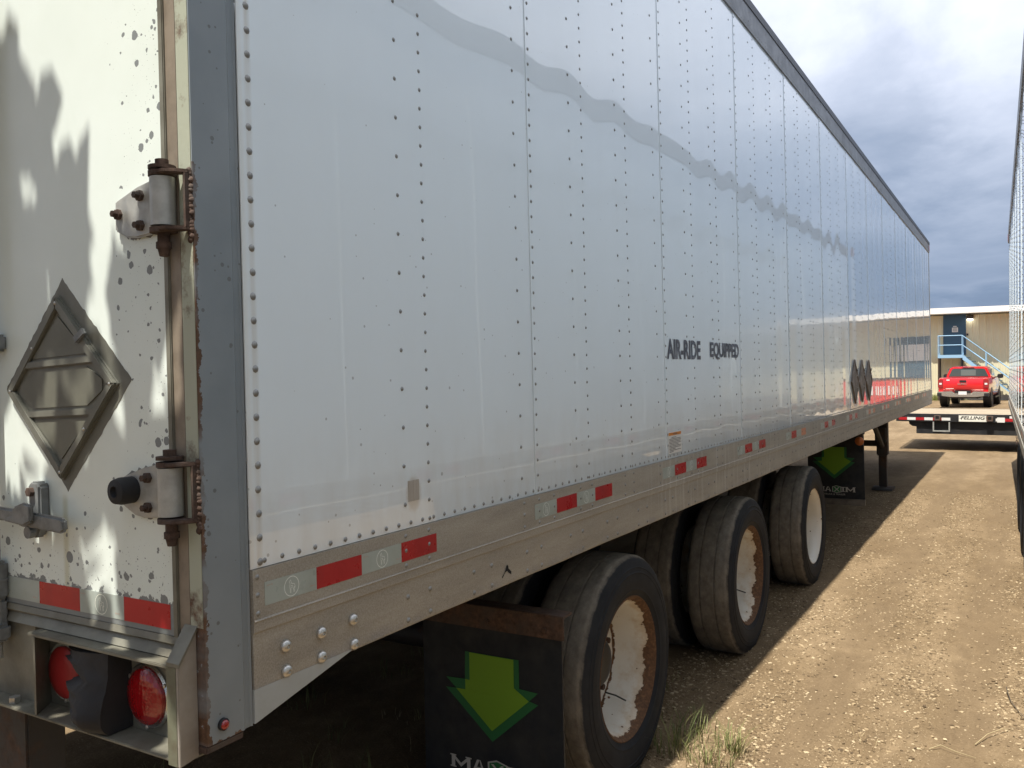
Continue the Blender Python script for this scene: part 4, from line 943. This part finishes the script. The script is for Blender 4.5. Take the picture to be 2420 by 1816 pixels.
MB().box(-.045, .0095, 1.97, 2.03, 2.27, 4.30).build('door_frame', bl, BD); MB().box(-.045, .0095, 1.00, 1.06, 2.27, 4.30).build('door_frame', bl, BD); MB().box(-.045, .0095, 1.06, 1.97, 4.241, 4.30).build('door_frame', bl, BD)
sn = MB().box(-.044, -.036, 1.36, 1.63, 3.43, 3.66).build('door_sign', mt['paper'], dd)
MB().box(-.044, -.036, 1.42, 1.58, 3.70, 3.74).build('door_sign', mt['paper'], dd)
b = MB(); 
for i in range(5): b.box(-.046, -.0445, 1.40, 1.59, 3.47+i*.035, 3.485+i*.035)
b.build('sign_text', mt['inkgrey'], sn)
MB().cyl(0, (0, 1.12, 3.20), .03, -.10, -.036, 10).build('handle', mt['chrome'], dd)
wl = MB().prism([(-.02, 4.28), (-.26, 4.20), (-.30, 4.07), (-.0125, 4.07)], 1, .66, .97).build('wall_lamp', M('lamp_housing', (.07, .06, .05), .5), BD, bev=.02)
MB().prism([(-.29, 4.068), (-.28, 4.01), (-.16, 3.985), (-.04, 4.01), (-.03, 4.068)], 1, .69, .94).build('lamp_glass', M('lit_lamp_glass', (.9, .9, .85), .3, emis=((1., .97, .9), 3.)), wl)
MB().box(-.05, -.0125, .90, .98, 3.24, 3.34).build('switch_box', bk, BD)
# stair with landing
ST = tag(empty('stairs', (BX, 0, 0)), 'blue steel landing and stairs with railings below the blue door', 'stairs')
MB().box(-1.15, -.125, 1.10, 2.20, 2.11, 2.265).build('landing', bl2, ST)
for x in (-1.12, -.18):
    for y in (2.16,): MB().tube([(x, y, .0), (x, y, 2.11)], .04, 8).build('leg', M('dark_brown_leg', (.05, .03, .02), .6) if x < -1 else bk, ST)
    MB().tube([(x, 1.15, .0), (x, 1.15, 2.11)], .04, 8).build('leg', bk, ST)
    MB().prism([(1.10, 2.265), (1.10, 2.02), (-1.40, -.0), (-1.40, .02), (-1.40, .12), (-1.15, .25)], 0, x-.02, x+.02).build('stringer', bl2, ST)
for i in range(11):
    y = 1.05-i*.23; z = 2.10-i*.19
    MB().box(-1.099, -.201, y-.26, y, z, z+.03).build('tread', bl, ST)
for x in (-1.12, -.18):
    for z in (2.75, 3.22):
        if x < -1: MB().tube([(x, 2.18, z), (x, 1.12, z)], .022, 8).build('rail', bl2, ST)
        MB().tube([(x, 1.12, z), (x, -1.35, z-2.04)], .022, 8).build('rail', bl2, ST)
    for y, z in ((2.18, 2.265), (1.12, 2.265), (.10, 1.42), (-1.2, .35)):
        if y > 2 or x < 0: MB().tube([(x, y, z), (x, y, z+.955)], .022, 8).build('post', bl2, ST)
MB().tube([(-1.12, 2.18, 3.22), (-.18, 2.18, 3.22)], .022, 8).build('rail', bl2, ST)
# things seen only as reflections in the trailer side
DK = tag(empty('dock_door', (BX, -3.1, 0)), 'blue dock door with pale window on the yellow wall, mirrored in the trailer side', 'door')
MB().box(-.05, -.0125, -1.1, 1.1, 1.2, 3.35).build('door_leaf', bl, DK); MB().box(-.06, -.0505, -.6, .6, 2.1, 2.95).build('pane', mt['paper'], DK)
RB = tag(empty('waste_bin', (41.0, -3.9, 0)), 'red steel waste bin seen mirrored low in the trailer side', 'bin')
MB().prism([(-.75, .12), (.75, .12), (.95, 1.25), (-.95, 1.25)], 0, -.55, .55).build('body', pr_, RB, bev=.01)
MB().prism([(-.98, 1.255), (.98, 1.255), (.95, 1.32), (-.95, 1.32)], 0, -.58, .58).build('lid', bk, RB); MB().box(-.565, -.551, -.35, .25, .55, .95).build('decal', mt['paper'], RB)
for x in (-.4, .4):
    for y in (-.6, .6): MB().cyl(1, (x, y, .07), .07, -.03, .03, 12).build('caster', bk, RB)

# ------------------------------------------------------------------ plants
def blades(name, clumps, mat, label, cat='grass'):
    b = MB()
    for cx, cy, rad, n, h in clumps:
        for _ in range(n):
            a = random.uniform(0, 6.28); d = rad*random.random()**.7; x, y = cx+d*math.cos(a), cy+d*math.sin(a); z = gh(x, y)+relief(x, y)-.004
            hh = h*random.uniform(.45, 1.15); le = random.uniform(.15, .75)*hh; la = a+random.gauss(0, .8); w = random.uniform(.0009, .0021)
            dx, dy = math.cos(la), math.sin(la); px_, py_ = -dy*w, dx*w
            pts = [(x+dx*le*t**2, y+dy*le*t**2, z+hh*(t-.22*t*t)) for t in (0, .4, .75, 1.)]; ws = (1, .9, .6, .05)
            vs = []
            for p, s in zip(pts, ws): vs += [(p[0]+px_*s, p[1]+py_*s, p[2]), (p[0]-px_*s, p[1]-py_*s, p[2])]
            b.add(vs, [(2*i, 2*i+2, 2*i+3, 2*i+1) for i in range(3)])
    return tag(b.build(name, mat, recalc=False, smooth='all'), label, cat, kind='stuff')
cl = [(2.42, -.06, .10, 70, .20), (2.60, -.10, .10, 40, .15), (2.52, -.28, .07, 70, .16), (2.34, -.24, .10, 55, .13), (2.80, -.03, .08, 18, .10), (2.46, -.16, .2, 45, .10)]
for _ in range(60): cl.append((random.uniform(-.2, 3.2), random.uniform(.0, 1.9), .10, 14, random.uniform(.05, .16)))
for _ in range(26): cl.append((random.uniform(.25, 1.5), random.uniform(.02, .9), .08, 30, random.uniform(.08, .2)))
for _ in range(40): cl.append((random.uniform(-.4, .9), random.uniform(.5, 1.5), .10, 45, random.uniform(.08, .25)))
blades('grass', cl, mt['grass'], 'green grass tufts growing beside the near wheel and under the trailer')
cs2 = [(2.50, -.30, .12, 70, .07), (2.36, -.20, .14, 70, .06), (2.9, -.75, .10, 16, .05)]
for _ in range(45): cs2.append((random.uniform(.2, 3.), random.uniform(-.2, 1.3), .12, 10, .05))
blades('dry_grass', cs2, mt['straw'], 'dry straw-coloured grass stalks lying among the green tufts')
for pts, lb in (([(3.90, -1.30, .03), (3.76, -1.32, .012), (3.64, -1.35, .010), (3.50, -1.385, .02)], 'thin dark twig lying by the right edge of the lane'),
                ([(3.14, -1.19, .008), (3.24, -1.235, .02), (3.32, -1.29, .022), (3.38, -1.335, .008)], 'pale dry stalk arching over the dirt at the lower right'),
                ([(2.98, -1.02, .008), (3.04, -1.06, .018), (3.02, -1.12, .016), (3.0, -1.20, .008)], 'short pale stalk bent on the gravel near the bottom edge')):
    tag(MB().tube([(x, y, z+relief(x, y)) for x, y, z in pts], [.0022, .002, .0018, .0012], 6).build('twig', mt['bark'] if 'dark' in lb else mt['straw'], smooth='all'), lb, 'twig', 'fallen twigs')
wd_cl = [(BX-.3-random.random()*.4, 2.6-random.random()*.55, .10, 30, .5) for _ in range(7)]+[(BX-.5, 2.5-i*.5, .2, 20, .18) for i in range(4)]
blades('weeds', [(a, c, r, n*3, h) for a, c, r, n, h in wd_cl], M('yellow_green_weeds', rough=.7, fn=f_leaf((.10, .15, .03), (.34, .34, .07))), 'yellow-green weeds along the foot of the building')

# tree standing behind the photographer; its branch dapples the trailer doors
TT = tag(empty('tree', (-2.9, 3.4, gh(-2.9, 3.2))), 'leafy tree behind the trailer, its shade dappling the white door', 'tree')
to = Vector(TT.location)
b = MB().tube([Vector((0, 0, -.05)), Vector((.1, -.05, 1.5)), Vector((.05, .1, 3.2)), Vector((.2, .0, 5.2)), Vector((.3, .2, 8.)), Vector((.2, .3, 10.))], [.20, .16, .14, .11, .06, .02], 12)
limbs = [((.05, .1, 3.0), (1.0, -1.6, 4.6), (2.0, -2.6, 5.5)), ((.1, .05, 3.8), (1.1, -1.1, 5.2), (1.8, -2.0, 6.0)), ((.2, 0, 5.), (-1.2, .8, 6.2), (-2., 1.4, 6.8)), ((.2, .1, 6.), (.6, 1.4, 7.2), (1., 2.2, 7.8)), ((.2, 0, 5.4), (-.9, -1., 6.6), (-1.6, -1.4, 7.4)), ((.3, .2, 7.), (1.4, .2, 8.2), (2., .4, 8.8))]
for l in limbs: b.tube([Vector(p) for p in l], [.07, .045, .012], 8)
b.build('trunk', mt['bark'], TT, smooth='all')
b = MB()
def leaf(c, s):
    q = Matrix.Rotation(random.uniform(0, 6.28), 3, 'Z') @ Matrix.Rotation(random.gauss(0, .7), 3, 'X') @ Matrix.Rotation(random.gauss(0, .7), 3, 'Y')
    b.add([c+q @ Vector(p)*s for p in ((-1, 0, 0), (-.4, .52, .06), (.4, .50, .02), (1.1, 0, -.08), (.4, -.50, .02), (-.4, -.52, .06))], [(0, 1, 2, 3, 4, 5)])
def shade_density(y, z):
    d = 0.
    if y > .50 and z < 2.38: d = .9
    if .36 < y <= .50 and z < 2.25: d = .45
    if z < 1.95 and y <= .50: d = max(d, .55)
    if z < 1.72 and y <= .50: d = max(d, .72)
    if z < 1.2: d = max(d, .86)
    if y < .12 and z > 1.55: d *= .25
    return d
for i in range(200):                      # unseen leaf sprays set along sun rays to shape the door's dapple
    y, z = random.uniform(-.1, 1.6), random.uniform(.75, 2.42)
    if random.random() > shade_density(y, z): continue
    c = Vector((0, y, z))+sund*random.uniform(1.6, 2.8)
    p = proj(c)
    if p and p[0] > -330 and p[1] > -330: c = c+sund*1.1
    c -= to
    ax = Vector((random.gauss(0, .06), random.gauss(0, .05), random.gauss(0, .12)))
    for j in range(random.randint(3, 6)):
        leaf(c+ax*random.uniform(-1, 1)+Vector((random.gauss(0, .02), random.gauss(0, .018), random.gauss(0, .03))), random.uniform(.05, .09))
for l in limbs[2:]:
    for i in range(900):
        c = Vector(l[1]).lerp(Vector(l[2]), random.random()**.7)+Vector((random.gauss(0, .5), random.gauss(0, .5), random.gauss(0, .45)))
        leaf(c, random.uniform(.03, .055))
b.build('crown', mt['leaf'], TT, recalc=False)

# unseen shrubs added to keep light from coming in under the trailer
def shade_shrub_meshes(seed, h):
    random.seed(seed); b = MB()
    for _ in range(2600):
        z = h*random.random()**.8; r = .95*math.sin(math.pi*min(1, .12+.80*z/h))**.6*(.55+.45*random.random())
        a = random.uniform(0, 6.28); c = Vector((r*1.15*math.cos(a), r*.85*math.sin(a), z+.03))
        q = Matrix.Rotation(random.uniform(0, 6.28), 3, 'Z') @ Matrix.Rotation(random.gauss(0, .7), 3, 'X') @ Matrix.Rotation(random.gauss(0, .7), 3, 'Y'); sz = random.uniform(.05, .11)
        b.add([c+q @ Vector(p)*sz for p in ((-1, 0, 0), (-.3, .5, .06), (.5, .4, .02), (1.1, 0, -.08), (.5, -.4, .02), (-.3, -.5, .06))], [(0, 1, 2, 3, 4, 5)])
    st = MB()
    for _ in range(6):
        a = random.uniform(0, 6.28); st.tube([(0, 0, -.05), (.15*math.cos(a), .15*math.sin(a), h*.4), (.5*math.cos(a), .5*math.sin(a), h*.85)], [.03, .02, .006], 6)
    me = b.mesh('foliage', recalc=False); me.materials.append(mt['leaf']); ms = st.mesh('stem', smooth='all'); ms.materials.append(mt['bark']); return me, ms
sh = [shade_shrub_meshes(3, 3.6), shade_shrub_meshes(9, 3.0)]
random.seed(21)
for i in range(8):
    x = .4+i*1.55; y = 3.85+random.uniform(-.15, .2)
    o = tag(empty('shade_shrub', (x, y, gh(x, y)), (0, 0, random.uniform(0, 6.28))), 'dark green leafy bush added out of view to shade the ground under the trailer', 'shade_shrub', 'bushes added out of view for shade')
    link('foliage', sh[i % 2][0], o); link('stem', sh[i % 2][1], o)

# unseen trees added behind the camera to keep open sky off the rear doors
def tree(loc, h, seed, label):
    random.seed(seed)
    o = tag(empty('tree', loc), label, 'tree', 'trees added out of view for shade')
    MB().tube([(0, 0, -.05), (.1, .05, h*.3), (0, .1, h*.6), (.1, 0, h*.95)], [.2, .15, .09, .02], 10).build('trunk', mt['bark'], o, smooth='all')
    b = MB(); blobs = [Vector((random.gauss(0, 1.0), random.gauss(0, 1.2), h*random.uniform(.28, .95))) for _ in range(16)]
    for c in blobs:
        for _ in range(230):
            p = c+Vector((random.gauss(0, .5), random.gauss(0, .5), random.gauss(0, .42)))
            q = Matrix.Rotation(random.uniform(0, 6.28), 3, 'Z') @ Matrix.Rotation(random.gauss(0, .7), 3, 'X'); sz = random.uniform(.06, .12)
            b.add([p+q @ Vector(e)*sz for e in ((-1, 0, 0), (-.3, .5, .06), (.5, .4, .02), (1.1, 0, -.08), (.5, -.4, .02), (-.3, -.5, .06))], [(0, 1, 2, 3, 4, 5)])
    b.build('crown', mt['leaf'], o, recalc=False)
for i, (x, y, h, lb) in enumerate(((-6.6, -3.2, 7., 'unseen tree added for shade behind the camera, beside the lane'), (-6.2, .3, 7.6, 'tall unseen tree added for shade right behind the photographer'), (-6.0, 3.8, 7.2, 'unseen leafy tree added for shade behind the big trailer'))):
    tree((x, y, gh(x, y)), h, 40+i, lb)
